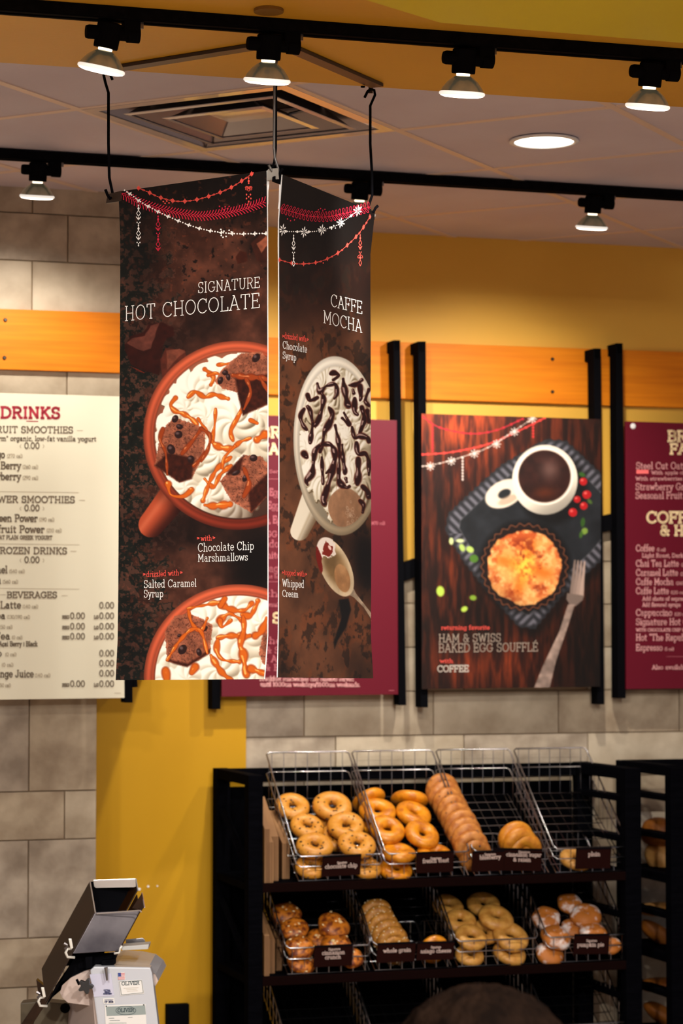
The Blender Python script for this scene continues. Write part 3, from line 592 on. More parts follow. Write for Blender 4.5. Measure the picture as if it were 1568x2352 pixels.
    for (x, y0, y1, c) in ((1062, 1052, 1104, (220, 206, 198)), (993, 980, 1040, (190, 32, 48)), (1224, 975, 1008, (222, 50, 54))):
        for y in range(y0, y1, 7): cv.fill(cv.m(cv.ell(x, y, 2.2, 3)), c)
    return cv

def print_grid(cv, outline, fn, name, parent, nu, nv):
    """mesh grid whose corners follow the sheet's outline; colour attribute sampled from the artwork"""
    # outline: (left(v), right(v), top(u), bottom(u)) given as lists of picture points
    def interp(L, t):
        n = len(L) - 1; x = np.clip(t, 0, 1) * n; i = np.minimum(x.astype(int), n - 1); f = (x - i)[:, None]; A = np.array(L, float); return A[i] * (1 - f) + A[i + 1] * f
    u = np.linspace(0, 1, nu); v = np.linspace(0, 1, nv)
    Lf, Rt, Tp, Bt = (interp(k, v if j < 2 else u) for j, k in enumerate(outline))
    A = Lf[:, None, :] * (1 - u)[None, :, None] + Rt[:, None, :] * u[None, :, None]
    B = Tp[None, :, :] * (1 - v)[:, None, None] + Bt[None, :, :] * v[:, None, None]
    c00, c10, c01, c11 = Lf[0], Rt[0], Lf[-1], Rt[-1]
    Cc = (c00 * (1 - u)[None, :, None] + c10 * u[None, :, None]) * (1 - v)[:, None, None] + (c01 * (1 - u)[None, :, None] + c11 * u[None, :, None]) * v[:, None, None]
    P = A + B - Cc
    co = fn(P.reshape(-1, 2)); c = co.mean(0)
    me = bpy.data.meshes.new(name); me.vertices.add(nu * nv); me.vertices.foreach_set('co', (co - c).ravel())
    i = np.arange((nv - 1) * (nu - 1)); r = i // (nu - 1); q = i % (nu - 1); a = r * nu + q
    idx = np.stack([a, a + nu, a + nu + 1, a + 1], 1).ravel()
    me.loops.add(len(idx)); me.loops.foreach_set('vertex_index', idx); me.polygons.add(len(i))
    me.polygons.foreach_set('loop_start', i * 4); me.polygons.foreach_set('loop_total', np.full(len(i), 4))
    me.update()
    x = np.clip((P[..., 0].ravel() - cv.x0) * cv.k, 0, cv.w - 1.001); y = np.clip((P[..., 1].ravel() - cv.y0) * cv.k, 0, cv.h - 1.001)
    xi, yi = x.astype(int), y.astype(int); fx, fy = (x - xi)[:, None], (y - yi)[:, None]; im = np.clip(cv.im, 0, 1)
    s = (im[yi, xi] * (1 - fx) + im[yi, xi + 1] * fx) * (1 - fy) + (im[yi + 1, xi] * (1 - fx) + im[yi + 1, xi + 1] * fx) * fy
    s = np.where(s <= 0.04045, s / 12.92, ((s + 0.055) / 1.055) ** 2.4)
    at_ = me.color_attributes.new('print', 'FLOAT_COLOR', 'POINT'); at_.data.foreach_set('color', np.concatenate([s, np.ones((len(s), 1))], 1).ravel())
    o = link(name, me, print_mat(), None); o.location = Vector(c)
    if parent is not None:
        o.parent = parent; o.matrix_parent_inverse = parent.matrix_basis.inverted()
    return o
def np_plane(p, n):                   # vectorised picture point -> point on plane
    p = np.array(p); n = np.array(n)
    def fn(P):
        a = (P[:, 0] - 784.0) / F; b = -(P[:, 1] - 1176.0) / F
        R = np.stack([a, _cp - b * _sp, _sp + b * _cp], 1); t = ((p - np.array(CAMP)) @ n) / (R @ n)
        return np.array(CAMP) + R * t[:, None]
    return fn
# ------------------------------------------------------------------ materials
M_YEL2 = mat('yellow_paint_shaded', (196, 146, 6), 0.55, col2=(188, 138, 4), scale=1.5, spec=.3)  # same yellow as the wall, dimmer light on the pier put into colour
M_YEL = mat('yellow_wall_paint', (228, 176, 70), 0.55, col2=(222, 168, 60), scale=1.5, spec=0.35)
M_SOF = mat('ochre_soffit_paint', (214, 164, 52), 0.5, col2=(200, 148, 38), scale=1.2, bump=0.05, bscale=60)
M_OLI = mat('olive_soffit_paint', (206, 188, 30), 0.5, col2=(192, 172, 24), scale=1.2)
M_CEI = mat('ceiling_tile_vinyl', (214, 208, 224), 0.75, col2=(206, 198, 214), scale=3, bump=0.08, bscale=70)
M_GRID = mat('ceiling_grid_metal', (226, 206, 194), 0.45)
M_TILE = mat('travertine_tile', (190, 172, 146), 0.6, col2=(150, 130, 106), scale=9, detail=9, bump=0.12, bscale=40)
M_TILE2 = mat('travertine_tile_light', (198, 182, 158), 0.6, col2=(160, 142, 118), scale=7, detail=9, bump=0.12, bscale=40)
M_TILE3 = mat('travertine_tile_grey', (184, 168, 148), 0.6, col2=(146, 130, 112), scale=11, detail=9, bump=0.12, bscale=40)
M_GROUT = mat('tile_grout', (146, 124, 98), 0.9)
M_WOOD = mat('orange_maple', (234, 138, 20), 0.5, col2=(206, 110, 10), scale=2.2, stretch=(1.2, 1.2, 26), spec=0.2, lo=.3, hi=.75)
M_BLK = mat('black_metal', (12, 12, 15), 0.5, spec=0.08)
M_BLK2 = mat('black_track_enamel', (10, 10, 12), 0.5, spec=.08, col2=(17, 16, 19), scale=60)
M_BRZ = mat('bronze_bar', (58, 44, 32), 0.4, metal=0.3)
M_NAVY = mat('black_stained_wood', (6, 6, 9), 0.6, spec=.03, col2=(9, 9, 13), scale=20, stretch=(1, 1, 8))
M_CRM = mat('cream_menu_board', (238, 232, 208), 0.5, spec=0.3)
M_RED = mat('crimson_menu_board', (96, 0, 27), 0.5, spec=0.3)
M_WHT = mat('white_vinyl', (244, 244, 244), 0.5)
M_CHR = mat('chrome_wire', (176, 172, 172), 0.22, metal=1.0)
M_STL = mat('brushed_steel', (150, 146, 146), 0.32, metal=0.9, col2=(120, 116, 118), scale=14)
M_INK_W = mat('white_ink', (250, 248, 244), 0.6)
M_INK_C = mat('coral_ink', (236, 84, 72), 0.6)
M_INK_R = mat('crimson_ink', (206, 30, 62), 0.6)
M_INK_D = mat('crimson_heading_ink', (178, 34, 58), 0.6)
M_INK_B = mat('taupe_ink', (128, 112, 92), 0.6)
M_INK_L = mat('light_taupe_ink', (186, 172, 148), 0.6)
M_INK_P = mat('pale_pink_ink', (222, 160, 160), 0.6)
M_INK_Q = mat('dull_rose_ink', (180, 92, 104), 0.6)
M_INK_K = mat('pale_cream_ink', (244, 218, 170), 0.6)
M_GRY = mat('grey_ink', (160, 144, 130), 0.6)

# ------------------------------------------------------------------ room shell
ZT = ZC
A0, A1 = -1.75, 2.6
def wallpoly(pts, d0, d1, name, m, parent=None, **k):   # pts (a, z) in wall coordinates, between offsets d0 and d1
    return MB().prism([wl(a, d1, z) for a, z in pts], -WN * (d1 - d0)).build(name, m, parent, **k)
fl = MB().box((0, 2.6, -0.05), EX * 5.5, Vector((0, 8.0, 0)), EZ * 0.05).build('floor', mat('floor_tile', (176, 150, 124), 0.5, col2=(160, 134, 108), scale=5))
tag(fl, kind='structure')
# back wall: yellow above a falling edge, tiles below
wall_back = wallpoly([(A0, 0), (A1, 0), (A1, ZT + .05), (A0, ZT + .05)], -0.12, 0.0, 'wall_back', M_YEL); tag(wall_back, kind='structure')
def aw(x, y, d=0.0):
    a, dd, z = w2(wp(x, y, d)); return a, z
e1 = aw(600, 1395); e2 = aw(963, 1278); e3 = aw(1400, 1180); e4 = aw(1640, 1150)
low = lambda a: (e1[1] + (e2[1] - e1[1]) * (a - e1[0]) / (e2[0] - e1[0])) if a < e2[0] else (e2[1] + (e3[1] - e2[1]) * (a - e2[0]) / (e3[0] - e2[0])) if a < e3[0] else e3[1]
tr = wallpoly([(e1[0], e1[1] - .07), e1, e2, e3, (A1, e3[1]), (A1, e3[1] - .055), (e3[0], e3[1] - .055), (e2[0], e2[1] - .06)], 0.0, 0.05, 'shadow_strip', M_BLK); tag(tr, kind='structure')  # black strip standing in for the shadow beneath the yellow wall's lower edge
TG = random.Random(4)
def tiles(parent, d, a0, a1, z0, z1, rows, zref, aref, wid, top=None, skip=None, thick=0.008):
    """running bond of stone tiles, each its own object; rows: repeating list of heights measured down from zref"""
    g = 0.0038; z = zref; i = 0; cache = {}
    seq = []
    zz = zref; i = 0
    while zz > z0: h = rows[i % len(rows)]; seq.append((zz - h, zz, i)); zz -= h; i += 1
    zz = zref; i = -1
    while zz < z1: h = rows[i % len(rows)]; seq.append((zz, zz + h, i)); zz += h; i -= 1
    for (b, t, i) in seq:
        a = aref + (0 if i % 2 == 0 else -wid * 0.24) ; a -= math.ceil((a - a0) / wid) * wid
        while a < a1:
            l, r = max(a, a0), min(a + wid, a1); bb, tt = max(b, z0), min(t, z1)
            if top is not None: tt = min(tt, top((l + r) / 2) - 0.03)
            if r - l > .02 and tt - bb > .02 and not (skip and skip(l, r, bb, tt)):
                w, h = r - l - g, tt - bb - g; key = (round(w, 3), round(h, 3), TG.randrange(3))
                if key not in cache:
                    mb = MB().box((0, 0, 0), WD * (w / 2), WN * (thick / 2), EZ * (h / 2)); o = mb.build('tile', (M_TILE, M_TILE2, M_TILE3)[key[2]], None, bevel=0.0015); cache[key] = o
                else:
                    o = bpy.data.objects.new('tile', cache[key].data); COL.objects.link(o)
                o.location = wl((l + r) / 2, d + thick / 2 + TG.uniform(-.0012, .0008), (bb + tt) / 2)
                o.parent = parent; o.matrix_parent_inverse = parent.matrix_basis.inverted()
            a += wid
gb = wallpoly([(A0, 0), (A1, 0), (A1, e3[1] - .05), e3, (e2[0], e2[1] - .05), (e1[0], e1[1] - .06), (A0, e1[1] - .06)], 0.0, 0.004, 'grout_bed', M_GROUT, wall_back)
zr = aw(1400, 1290)[1]
tiles(wall_back, 0.004, A0 + 1.0, A1, 0.35, zr + .5, [0.146, 0.146], zr, aw(768, 1700)[0], 0.45, top=low)
# left wall, nearer, tiled to the ceiling; its upper part reaches further right than its lower part
AL = w2(wp(420, 1000, DL))[0]; ALL = w2(wp(221, 1800, DL))[0]; ZS = w2(wp(221, 1500, DL))[2]
wall_left = wallpoly([(-2.6, 0), (ALL, 0), (ALL, ZS), (AL, ZS), (AL, ZT + .05), (-2.6, ZT + .05)], 0.0, DL, 'wall_left', M_GROUT); tag(wall_left, kind='structure')
zr2 = w2(wp(100, 1817, DL))[2]; ar2 = w2(wp(148, 1700, DL))[0]; aL0 = -2.6
tiles(wall_left, DL, aL0, ALL, 0.35, ZS, [0.144, 0.289], zr2, ar2, 0.45)
tiles(wall_left, DL, aL0, AL, ZS, ZT + .02, [0.144, 0.289], zr2, ar2, 0.45)
# yellow painted pier between the two tiled walls
dC = 0.035
cl = w2(wp(215, 1700, dC))[0] - .3; cr = w2(wp(565, 1700, dC))[0]; ct = e1[1] + .05
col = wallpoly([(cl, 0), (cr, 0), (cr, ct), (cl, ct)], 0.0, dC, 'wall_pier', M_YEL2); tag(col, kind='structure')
bx_ = MB().prism([wp(x, y, dC + .03) for x, y in ((384, 2308), (435, 2306), (435, 2400), (384, 2402))], -WN * .03).build('wall_box', M_BLK, None, bevel=.002)
tag(bx_, 'small black box fixed low on the yellow pier', 'wall box')
for k, (x, y, r) in enumerate(((320, 2042, 3.4), (340, 2036, 3.0), (361, 2035, 2.0))):
    p = wp(x, y, dC); MB().lathe([(0, 0), (r * .0013, 0), (r * .0013, .0015), (0, .002)], p, WN, 8).build('chip', M_WHT, col)

# wooden band, two runs
def band(name, P, d, th):
    o = MB().prism([wp(x, y, d + th) for x, y in P], -WN * th).build(name, M_WOOD, None, bevel=.002); tag(o, kind='structure'); return o
b1 = band('trim_3', [(-60, 707), (420, 723.5), (420, 861), (-60, 846)], DL + .008, .022)
b2 = band('trim_4', [(560, 773), (1640, 811), (1640, 939), (560, 904)], 0.002, .022)
for (x, y, d, par) in ((12, 735, DL + .03, b1), (10, 822, DL + .03, b1), (1268, 825, .024, b2), (1268, 900, .024, b2)):
    MB().lathe([(0.0, .006), (.004, .006), (.006, .003), (.006, 0)], wp(x, y, d), WN, 10).build('bolt', mat('bolt_metal', (70, 66, 62), .4, metal=.8), par)

# ------------------------------------------------------------------ ceiling: lay-in tiles on a metal grid
GA = Vector((math.sin(math.radians(27.6)), math.cos(math.radians(27.6)), 0)); GB = Vector((math.sin(math.radians(-62.4)), math.cos(math.radians(-62.4)), 0))
ND = onz(1129, 389, HC); TS = 0.61
ceiling = MB().box((0, 5.0, ZC + 0.08), EX * 4.2, Vector((0, 6.0, 0)), EZ * 0.02).build('ceiling', mat('plenum_dark', (40, 36, 36), .9)); tag(ceiling, kind='structure')
def cpt(i, j): return Vector((ND.x, ND.y, ZC)) + GA * (i * TS) + GB * (j * TS)
def inside(p): return -3.2 < p.x < 3.4 and -0.6 < p.y and w2(p)[1] > -0.45
SOFY = onz(784, 195, HS)
def sof_d(p): return w2(p)[1]
D_SOF = w2(SOFY)[1]
tme = None; bar_a = None; bar_b = None
for i in range(-18, 12):
    for j in range(-12, 12):
        c = cpt(i + .5, j + .5)
        if not inside(c) or sof_d(c) > D_SOF + .5: continue
        if (i, j) == (-2, 1 - 1) and False: continue
        CELL = (i, j)
        # the air diffuser takes the place of one tile
        cc = onz(560, 268, HC)
        if (cc - c).length < .25:
            FIX = c; continue
        if tme is None:
            o = MB().box((0, 0, 0), GA * (TS / 2 - .009), GB * (TS / 2 - .009), EZ * .007).build('tile', M_CEI, None, bevel=.003); tme = o
        else:
            o = bpy.data.objects.new('tile', tme.data); COL.objects.link(o)
        o.location = c + EZ * .010; o.parent = ceiling; o.matrix_parent_inverse = ceiling.matrix_basis.inverted()
for k, (u, v) in enumerate(((GA, GB), (GB, GA))):
    for j in range(-14, 14):
        mb = MB(); base = Vector((ND.x, ND.y, ZC)) + v * (j * TS)
        lo_, hi_ = None, None
        for t in range(-120, 120):
            p = base + u * (t * .1)
            if inside(p) and sof_d(p) <= D_SOF + .15:
                lo_ = t if lo_ is None else lo_; hi_ = t
        if lo_ is None or hi_ - lo_ < 2: continue
        c = base + u * ((lo_ + hi_) * .05); half = (hi_ - lo_) * .05
        mb.box(c + EZ * (.0015 + k * .0004), u * half, v * .0115, EZ * .0015); mb.box(c + EZ * .02, u * half, v * .001, EZ * .018)
        mb.build('grid_bar', M_GRID, ceiling)
# painted soffit toward the customer side, with a lower olive part
far = [onz(x, y, HS) for x, y in ((-500, 195 - .0655 * 1284), (2100, 195 + .0655 * 1316))]
dirS = (far[1] - far[0]).normalized(); nS = Vector((dirS.y, -dirS.x, 0))
near = [p + nS * 5.5 for p in far]
sof = MB().prism([far[0], far[1], near[1], near[0]], EZ * (HC - HS + .05)).build('ceiling_soffit', M_SOF, None); tag(sof, kind='structure')
HO = 1.17
q1, q2, q0 = onz(1010, 52, HO), onz(2100, 52 + .084 * 1090, HO), onz(840, 0, HO)
dq = (q0 - q1).normalized()
oli = MB().prism([q1, q2, q2 + dq * 4.0, q1 + dq * 4.0], EZ * (HS - HO)).build('ceiling_bulkhead', M_OLI, None); tag(oli, kind='structure')
# recessed smoke stain / plate on the soffit
sd = MB().lathe([(0, 0), (.03, 0), (.03, .006), (0, .006)], onz(617, 21, HS) - EZ * .0065, EZ, 20).build('smoke_detector', mat('dusty_ochre', (120, 84, 20), .6), None)
tag(sd, 'small round ochre cover plate on the soffit above the middle upper spotlight', 'cover plate')

# air diffuser
ad = empty('air_diffuser', FIX); tag(ad, 'square stepped metal ceiling air diffuser above the two banners', 'air vent')
M_DIF = mat('satin_aluminium', (200, 188, 190), .22, metal=.85)
M_DIF2 = mat('white_enamel_diffuser', (204, 190, 186), .25, spec=.6, coat=.5)
def ring(name, r0, z0, r1, z1, par, m, t=.002):
    mb = MB(); out = []
    for (r, z) in ((r0, z0), (r1, z1), (r1, z1 + t), (r0, z0 + t)):
        out.append([FIX + GA * (r * sx) + GB * (r * sy) + EZ * z for sx, sy in ((-1, -1), (1, -1), (1, 1), (-1, 1))])
    vs = sum(out, []); fs = []
    for a in range(4):
        b = (a + 1) % 4
        for k in range(4): fs.append((a * 4 + k, a * 4 + (k + 1) % 4, b * 4 + (k + 1) % 4, b * 4 + k))
    return mb.add(vs, fs).build(name, m, par)
ring('frame', .300, -.001, .268, -.001, ad, M_DIF2)
ring('outer_cone', .272, .000, .215, .085, ad, M_DIF)
ring('middle_cone', .215, -.004, .150, .055, ad, M_DIF)
ring('middle_lip', .222, -.004, .210, -.006, ad, M_DIF2)
ring('inner_cone', .140, -.008, .085, .028, ad, M_DIF)
ring('inner_lip', .150, -.008, .136, -.010, ad, M_DIF2)
MB().box(FIX + EZ * .022, GA * .09, GB * .09, EZ * .002).build('centre_plate', M_DIF2, ad, bevel=.002)
MB().lathe([(.0, 0), (.125, 0), (.125, .05), (0, .05)], FIX + EZ * .09, EZ, 24).build('duct_collar', M_BLK, ad)
for sx, sy in ((1, 1), (1, -1), (-1, 1), (-1, -1)):
    MB().tube([FIX + GA * (.09 * sx) + GB * (.09 * sy) + EZ * .025, FIX + GA * (.2 * sx) + GB * (.2 * sy) + EZ * .07], .004).build('strut', M_STL, ad)

# recessed round downlight in the tile ceiling
dp = onz(1249, 323, HC)
dl = empty('recessed_downlight', dp - EZ * .002); tag(dl, 'glowing round recessed downlight in the tiled ceiling', 'ceiling light')
MB().lathe([(.093, 0), (.095, -.004), (.082, -.006), (.079, 0), (.079, .004), (.093, .004)], dp - EZ * .0005, EZ, 40).build('trim_ring', M_WHT, dl, True)
MB().lathe([(0, .0), (.079, .0), (.079, .002), (0, .002)], dp - EZ * .004, EZ, 40).build('lens', mat('downlight_glow', (255, 255, 255), .5, emit=(255, 246, 228), estr=5.0), dl)

# ------------------------------------------------------------------ light tracks and spotlights
def track(name, xa, ya, xb, yb, h, label):
    a, b = onz(xa, ya, h), onz(xb, yb, h); u = (b - a).normalized(); v = Vector((u.y, -u.x, 0)); c = (a + b) / 2; L = (b - a).length / 2
    r = empty(name, c); tag(r, label, 'light track')
    MB().box(c + EZ * .004 - EZ * .016, u * L, v * .0175, EZ * .012).build('channel', M_BLK2, r, bevel=.002)
    for s in (-1, 1): MB().box(c + v * (.0125 * s) - EZ * .0255, u * L, v * .005, EZ * .0015).build('rail', M_BLK, r)
    return u, v, h
M_LENS = mat('lamp_glow', (255, 255, 255), .4, emit=(255, 244, 224), estr=5.0)
M_NECK = mat('lamp_neck_glow', (255, 255, 255), .4, emit=(255, 236, 200), estr=2.5)
M_REFL = mat('lamp_reflector', (176, 168, 148), .22, metal=.85, col2=(120, 116, 100), scale=24, emit=(150, 140, 110), estr=.12)
M_GLS = mat('lamp_rim_glass', (240, 238, 230), .1, emit=(255, 248, 236), estr=.7)
def spotlight(px, py, fy, tr, scale, tilt, roll, label, energy, aim, cone=98):
    """px,py: middle of the lamp's face in the picture; fy: row of the track over it"""
    u, v, h = tr
    trackp = onz(px + 45 * scale, fy, h)                       # adapter on the track
    hz = CZ + h
    k = .001 * 1.0
    c = Vector((trackp.x, trackp.y, 0)) - u * (.046)
    top = hz - .025; r = empty('track_spotlight', Vector((c.x, c.y, top))); tag(r, label, 'spotlight')
    # adapter
    ap = trackp.copy(); ap.z = top
    MB().box(ap - EZ * .016, u * .017, v * .016, EZ * .016).build('adapter', M_BLK, r, bevel=.003)
    MB().box(ap + u * .021 - EZ * .006, u * .004, v * .004, EZ * .008).build('latch', M_STL, r)
    za = top - .027
    MB().tube([Vector((ap.x, ap.y, za)) - u * .008 , Vector((ap.x, ap.y, za)) + u * .017], .017, 16).build('pivot', M_BLK, r)
    cc = Vector((c.x, c.y, za))
    MB().tube([cc - u * .046, cc - u * .040, cc + u * .04], [.0125, .0145, .0145], 16).build('arm', M_BLK, r)
    # head axis: down, tilted toward the wall and rolled along the track
    ax = (-EZ + (-v if v.y > 0 else v) * 0 + WN * -math.tan(math.radians(tilt)) + u * -math.tan(math.radians(roll))).normalized()
    o = cc - ax * .021
    MB().lathe([(0, 0), (.022, 0), (.0255, .003), (.0250, .049), (.0240, .052), (0, .052)], o, ax, 24).build('socket', M_BLK, r, False, bevel=0)
    o2 = o + ax * .051
    MB().lathe([(.013, -.004), (.0145, .002), (.0138, .008), (.0150, .012)], o2, ax, 20).build('neck', M_NECK, r, True)
    MB().lathe([(.0150, .006), (.021, .009), (.033, .019), (.042, .031), (.0460, .039)], o2, ax, 32).build('reflector', M_REFL, r, True); rf = COL.objects[-1]
    MB().lathe([(.0450, .038), (.0480, .040), (.0485, .043), (.0480, .045), (.0455, .0465)], o2, ax, 32).build('rim', M_GLS, rf, True)
    mb = MB().lathe([(.0458, .0455), (.0445, .0475), (.036, .050), (.02, .051), (0, .0515)], o2, ax, 32); mb.build('lens', M_LENS, rf, True)
    fp = o2 + ax * .095
    l = add_light('spotlight_beam', 'SPOT', fp, energy, (1.0, 0.93, 0.82), aim(fp), .03, cone, .9)
    l.parent = r; l.matrix_parent_inverse = r.matrix_basis.inverted()
    return o2 + ax * .06
T1 = track('light_track', -120, -11, 1700, 126, HS, 'black light track on the ochre soffit carrying four spotlights')
T2 = track('light_track', -120, 336, 1700, 448, HC, 'black light track on the tiled ceiling carrying three spotlights')
ty1 = lambda x: -2 + .0755 * x; ty2 = lambda x: 343 + .0615 * x
aimw = lambda p: (lambda a: wl(a[0], 0.1, 1.95))(w2(p))
aimw1 = lambda p: (lambda a: wl(a[0], 0.1, 1.55))(w2(p))
for (px, py, tl, ro, lab) in ((256, 140, 12, 9, 'leftmost spotlight on the upper track, tilted, above the left banner hook'), (623, 160, 13, 0, 'second spotlight from the left on the upper track, above the banner corner'),
                      (1068, 188, 11, 0, 'third spotlight from the left on the upper track, over the yellow wall'), (1494, 225, 12, 1, 'rightmost spotlight on the upper track')):
    lp = spotlight(px, py, ty1(px + 45), T1, 1.0, tl, ro, lab, 1.5 if px < 700 else 45, aimw1, 50)
for (px, py, tl, ro, lab) in ((92, 442, 11, 0, 'leftmost spotlight on the lower track, before the tiled wall'), (828, 485, 11, 0, 'middle spotlight on the lower track, partly behind the right banner'), (1361, 515, 11, 0, 'rightmost spotlight on the lower track, below the round downlight')):
    spotlight(px, py, ty2(px + 32), T2, .74, tl, ro, lab, 26 if px < 200 else 74, aimw)

# ------------------------------------------------------------------ hanging frame, hooks and banners
AP = onz(640, 93, HS)
ZB = lambda x, y, p: onplane(x, y, p, EX)
th1, th2 = math.radians(-53.5), math.radians(24.0)
D1 = Vector((math.sin(th1), math.cos(th1), 0)); D2 = Vector((math.sin(th2), math.cos(th2), 0))
N1 = Vector((-D1.y, D1.x, 0)); N2 = Vector((D2.y, -D2.x, 0))
if N1.y > 0: N1 = -N1
if N2.y > 0: N2 = -N2
YA = 5.09
P1 = at(612, 450, YA); P2 = at(645, 450, YA)
fb1 = lambda x, y, o=0.0: onplane(x, y, P1 + N1 * o, N1)
fb2 = lambda x, y, o=0.0: onplane(x, y, P2 + N2 * o, N2)
hf = empty('ceiling_bracket', AP); tag(hf, 'dark bronze V-shaped bracket of two flat bars on the ochre soffit', 'bracket')
def flatbar(a, b, w, name):
    u = (b - a).normalized(); v = Vector((u.y, -u.x, 0))
    MB().box((a + b) / 2 - EZ * .005, u * ((b - a).length / 2), v * w / 2, EZ * .004).build(name, M_BRZ, hf, bevel=.001)
RE = onz(866, 192, HS); LE = onz(246, 156, HS)
flatbar(AP + (AP - LE).normalized() * .02, LE, .032, 'bar'); flatbar(AP + (AP - RE).normalized() * .02 - EZ * .001, RE, .032, 'bar')
HT = [('left', 247, 156), ('mid', 632, 100), ('right', 851, 190)]
for (x, y) in ((258, 155), (648, 100), (833, 188)):
    p = onz(x, y, HS) - EZ * .010; MB().lathe([(0, 0), (.005, 0), (.005, -.003), (0, -.004)], p, EZ, 8).build('screw', M_BLK, hf)
def wire(name, pts, r, m, label):
    o = MB().tube(pts, r, 8).build(name, m, None, True); tag(o, label, 'hook'); return o
def tab(x0, x1, y0, y1, Y):
    MB().prism([at(x0, y0, Y), at(x1, y0, Y), at(x1, y1, Y), at(x0, y1, Y)], Vector((0, .003, 0))).build('tab', M_BRZ, hf)
YL = fb1(258, 450).y; YR = fb2(857, 490).y
tab(238, 253, 150, 172, YL - .004); tab(846, 856, 188, 214, YR - .004); tab(626, 638, 98, 128, YA)
def apx(pts, Y): return [at(x, y, Y + (dy if False else 0)) for x, y, *dy in pts]
wire('wire_hook', [at(258, 183, YL - .012), at(253, 171, YL - .010), at(249, 164, YL - .004), at(243, 164, YL + .004), at(238, 172, YL), at(242, 190, YL), at(249, 213, YL), at(249, 330, YL), at(251, 408, YL), at(258, 442, YL), at(261, 452, YL + .008), at(252, 456, YL - .004), at(247, 448, YL - .012), at(242, 435, YL - .014)], .0032, M_BLK, 'black wire hook holding the outer corner of the left banner')
wire('wire_hook', [at(630, 126, YA - .014), at(634, 120, YA - .004), at(639, 126, YA), at(633, 150, YA), at(630, 200, YA), at(629, 340, YA - .004), at(631, 362, YA - .004), at(638, 385, YA - .004), at(639, 398, YA), at(631, 402, YA - .004), at(625, 394, YA - .012), at(617, 379, YA - .014)], .0028, mat('dull_steel_wire', (96, 92, 90), .4, metal=.6), 'thin steel wire hook holding the inner corner of the left banner')
wire('wire_hook', [at(642, 124, YA + .022), at(637, 118, YA + .014), at(634, 124, YA + .01), at(634, 150, YA + .012), at(633, 340, YA + .012), at(630, 372, YA + .012), at(624, 390, YA + .014), at(628, 404, YA + .012), at(637, 406, YA + .004), at(643, 396, YA - .002), at(649, 387, YA - .004)], .0028, M_BLK, 'dark wire hook holding the inner corner of the right banner')
wire('wire_hook', [at(837, 224, YR - .012), at(844, 210, YR - .01), at(851, 204, YR - .006), at(859, 207, YR), at(861, 218, YR), at(850, 243, YR), at(850, 330, YR), at(854, 400, YR), at(854.5, 448, YR), at(846, 474, YR), at(850, 488, YR), at(858, 486, YR - .006), at(862, 478, YR - .01), at(868, 472, YR - .012)], .0032, M_BLK, 'black wire hook holding the outer corner of the right banner')

# outlines of the hanging prints in the picture
L1 = [(272, 440), (274.5, 482), (277, 530), (276.5, 650), (275, 800), (274, 950), (273, 1100), (272, 1250), (271.5, 1380), (271, 1480), (269, 1530), (265.5, 1562)]
L1 = [(272, 440), (276, 542), (276, 644), (275.5, 746), (275, 848), (274, 950), (273, 1052), (272.5, 1154), (272, 1256), (271.5, 1358), (270, 1470), (265.5, 1562)]
R1 = [(612, 392), (613, 500), (613.5, 606), (613.5, 712), (614, 820), (614, 925), (614, 1030), (614, 1138), (614, 1244), (614, 1350), (613.5, 1460), (606, 1560)]
T1_ = [(272, 440), (612, 392)]; B1_ = [(265.5, 1562), (606, 1560)]
L2 = [(649, 401), (644, 440), (641, 480), (641, 600), (641.5, 720), (642, 860), (642, 1000), (642, 1140), (641.5, 1280), (641, 1400), (640.5, 1500), (638, 1556)]
L2 = [(649, 401), (641, 506), (641, 611), (641.5, 716), (642, 821), (642, 926), (642, 1031), (642, 1136), (641.5, 1241), (641, 1346), (640.5, 1451), (638, 1556)]
R2 = [(861, 487), (850.5, 584), (850.5, 681), (851, 779), (851, 876), (851.5, 973), (852, 1070), (852, 1168), (852.5, 1265), (852, 1362), (851.5, 1460), (857, 1558)]
def banner(label, fb, n, Lo, Ro, To, Bo, art, nu, nv, white, name_plane, gap):
    ctr = fb((Lo[0][0] + Ro[0][0]) / 2, Lo[0][1]); r = empty('hanging_banner', ctr); tag(r, label, 'banner')
    # white backing sheet, showing as a thin edge beside the print
    Lw = [(x - (white if gap == 'l' else -.6) * w_, y) for (x, y), w_ in zip(spline(Lo, 60), [1] * 999)]
    Rw = [(x + (white if gap == 'r' else -.6), y) for x, y in spline(Ro, 60)]
    ringp = [fb(x, y, -.0008) for x, y in Lw] + [fb(x, y, -.0008) for x, y in Rw[::-1]]
    MB().prism(ringp, -n * .0012).build('backing', M_WHT, r)
    o = print_grid(art(), (Lo, Ro, To, Bo), np_plane(name_plane, n), 'print', r, nu, nv)
    return r
bn1 = banner('dark hanging banner reading SIGNATURE HOT CHOCOLATE with a terracotta mug', fb1, N1, L1, R1, T1_, B1_, art_cocoa, 341, 1150, 1.6, P1, 'r')
bn2 = banner('dark hanging banner reading CAFFE MOCHA with a white cup and spoon', fb2, N2, L2, R2, [(649, 401), (861, 487)], [(638, 1556), (857, 1558)], art_mocha, 216, 1150, 1.6, P2, 'l')
o1 = lambda x, y: fb1(x, y, .0008); o2_ = lambda x, y: fb2(x, y, .0008)
o1b = lambda x, y: fb1(x, y, .0012); o2b = lambda x, y: fb2(x, y, .0012)
o1c = lambda x, y: fb1(x, y, .0016); o2c = lambda x, y: fb2(x, y, .0016)
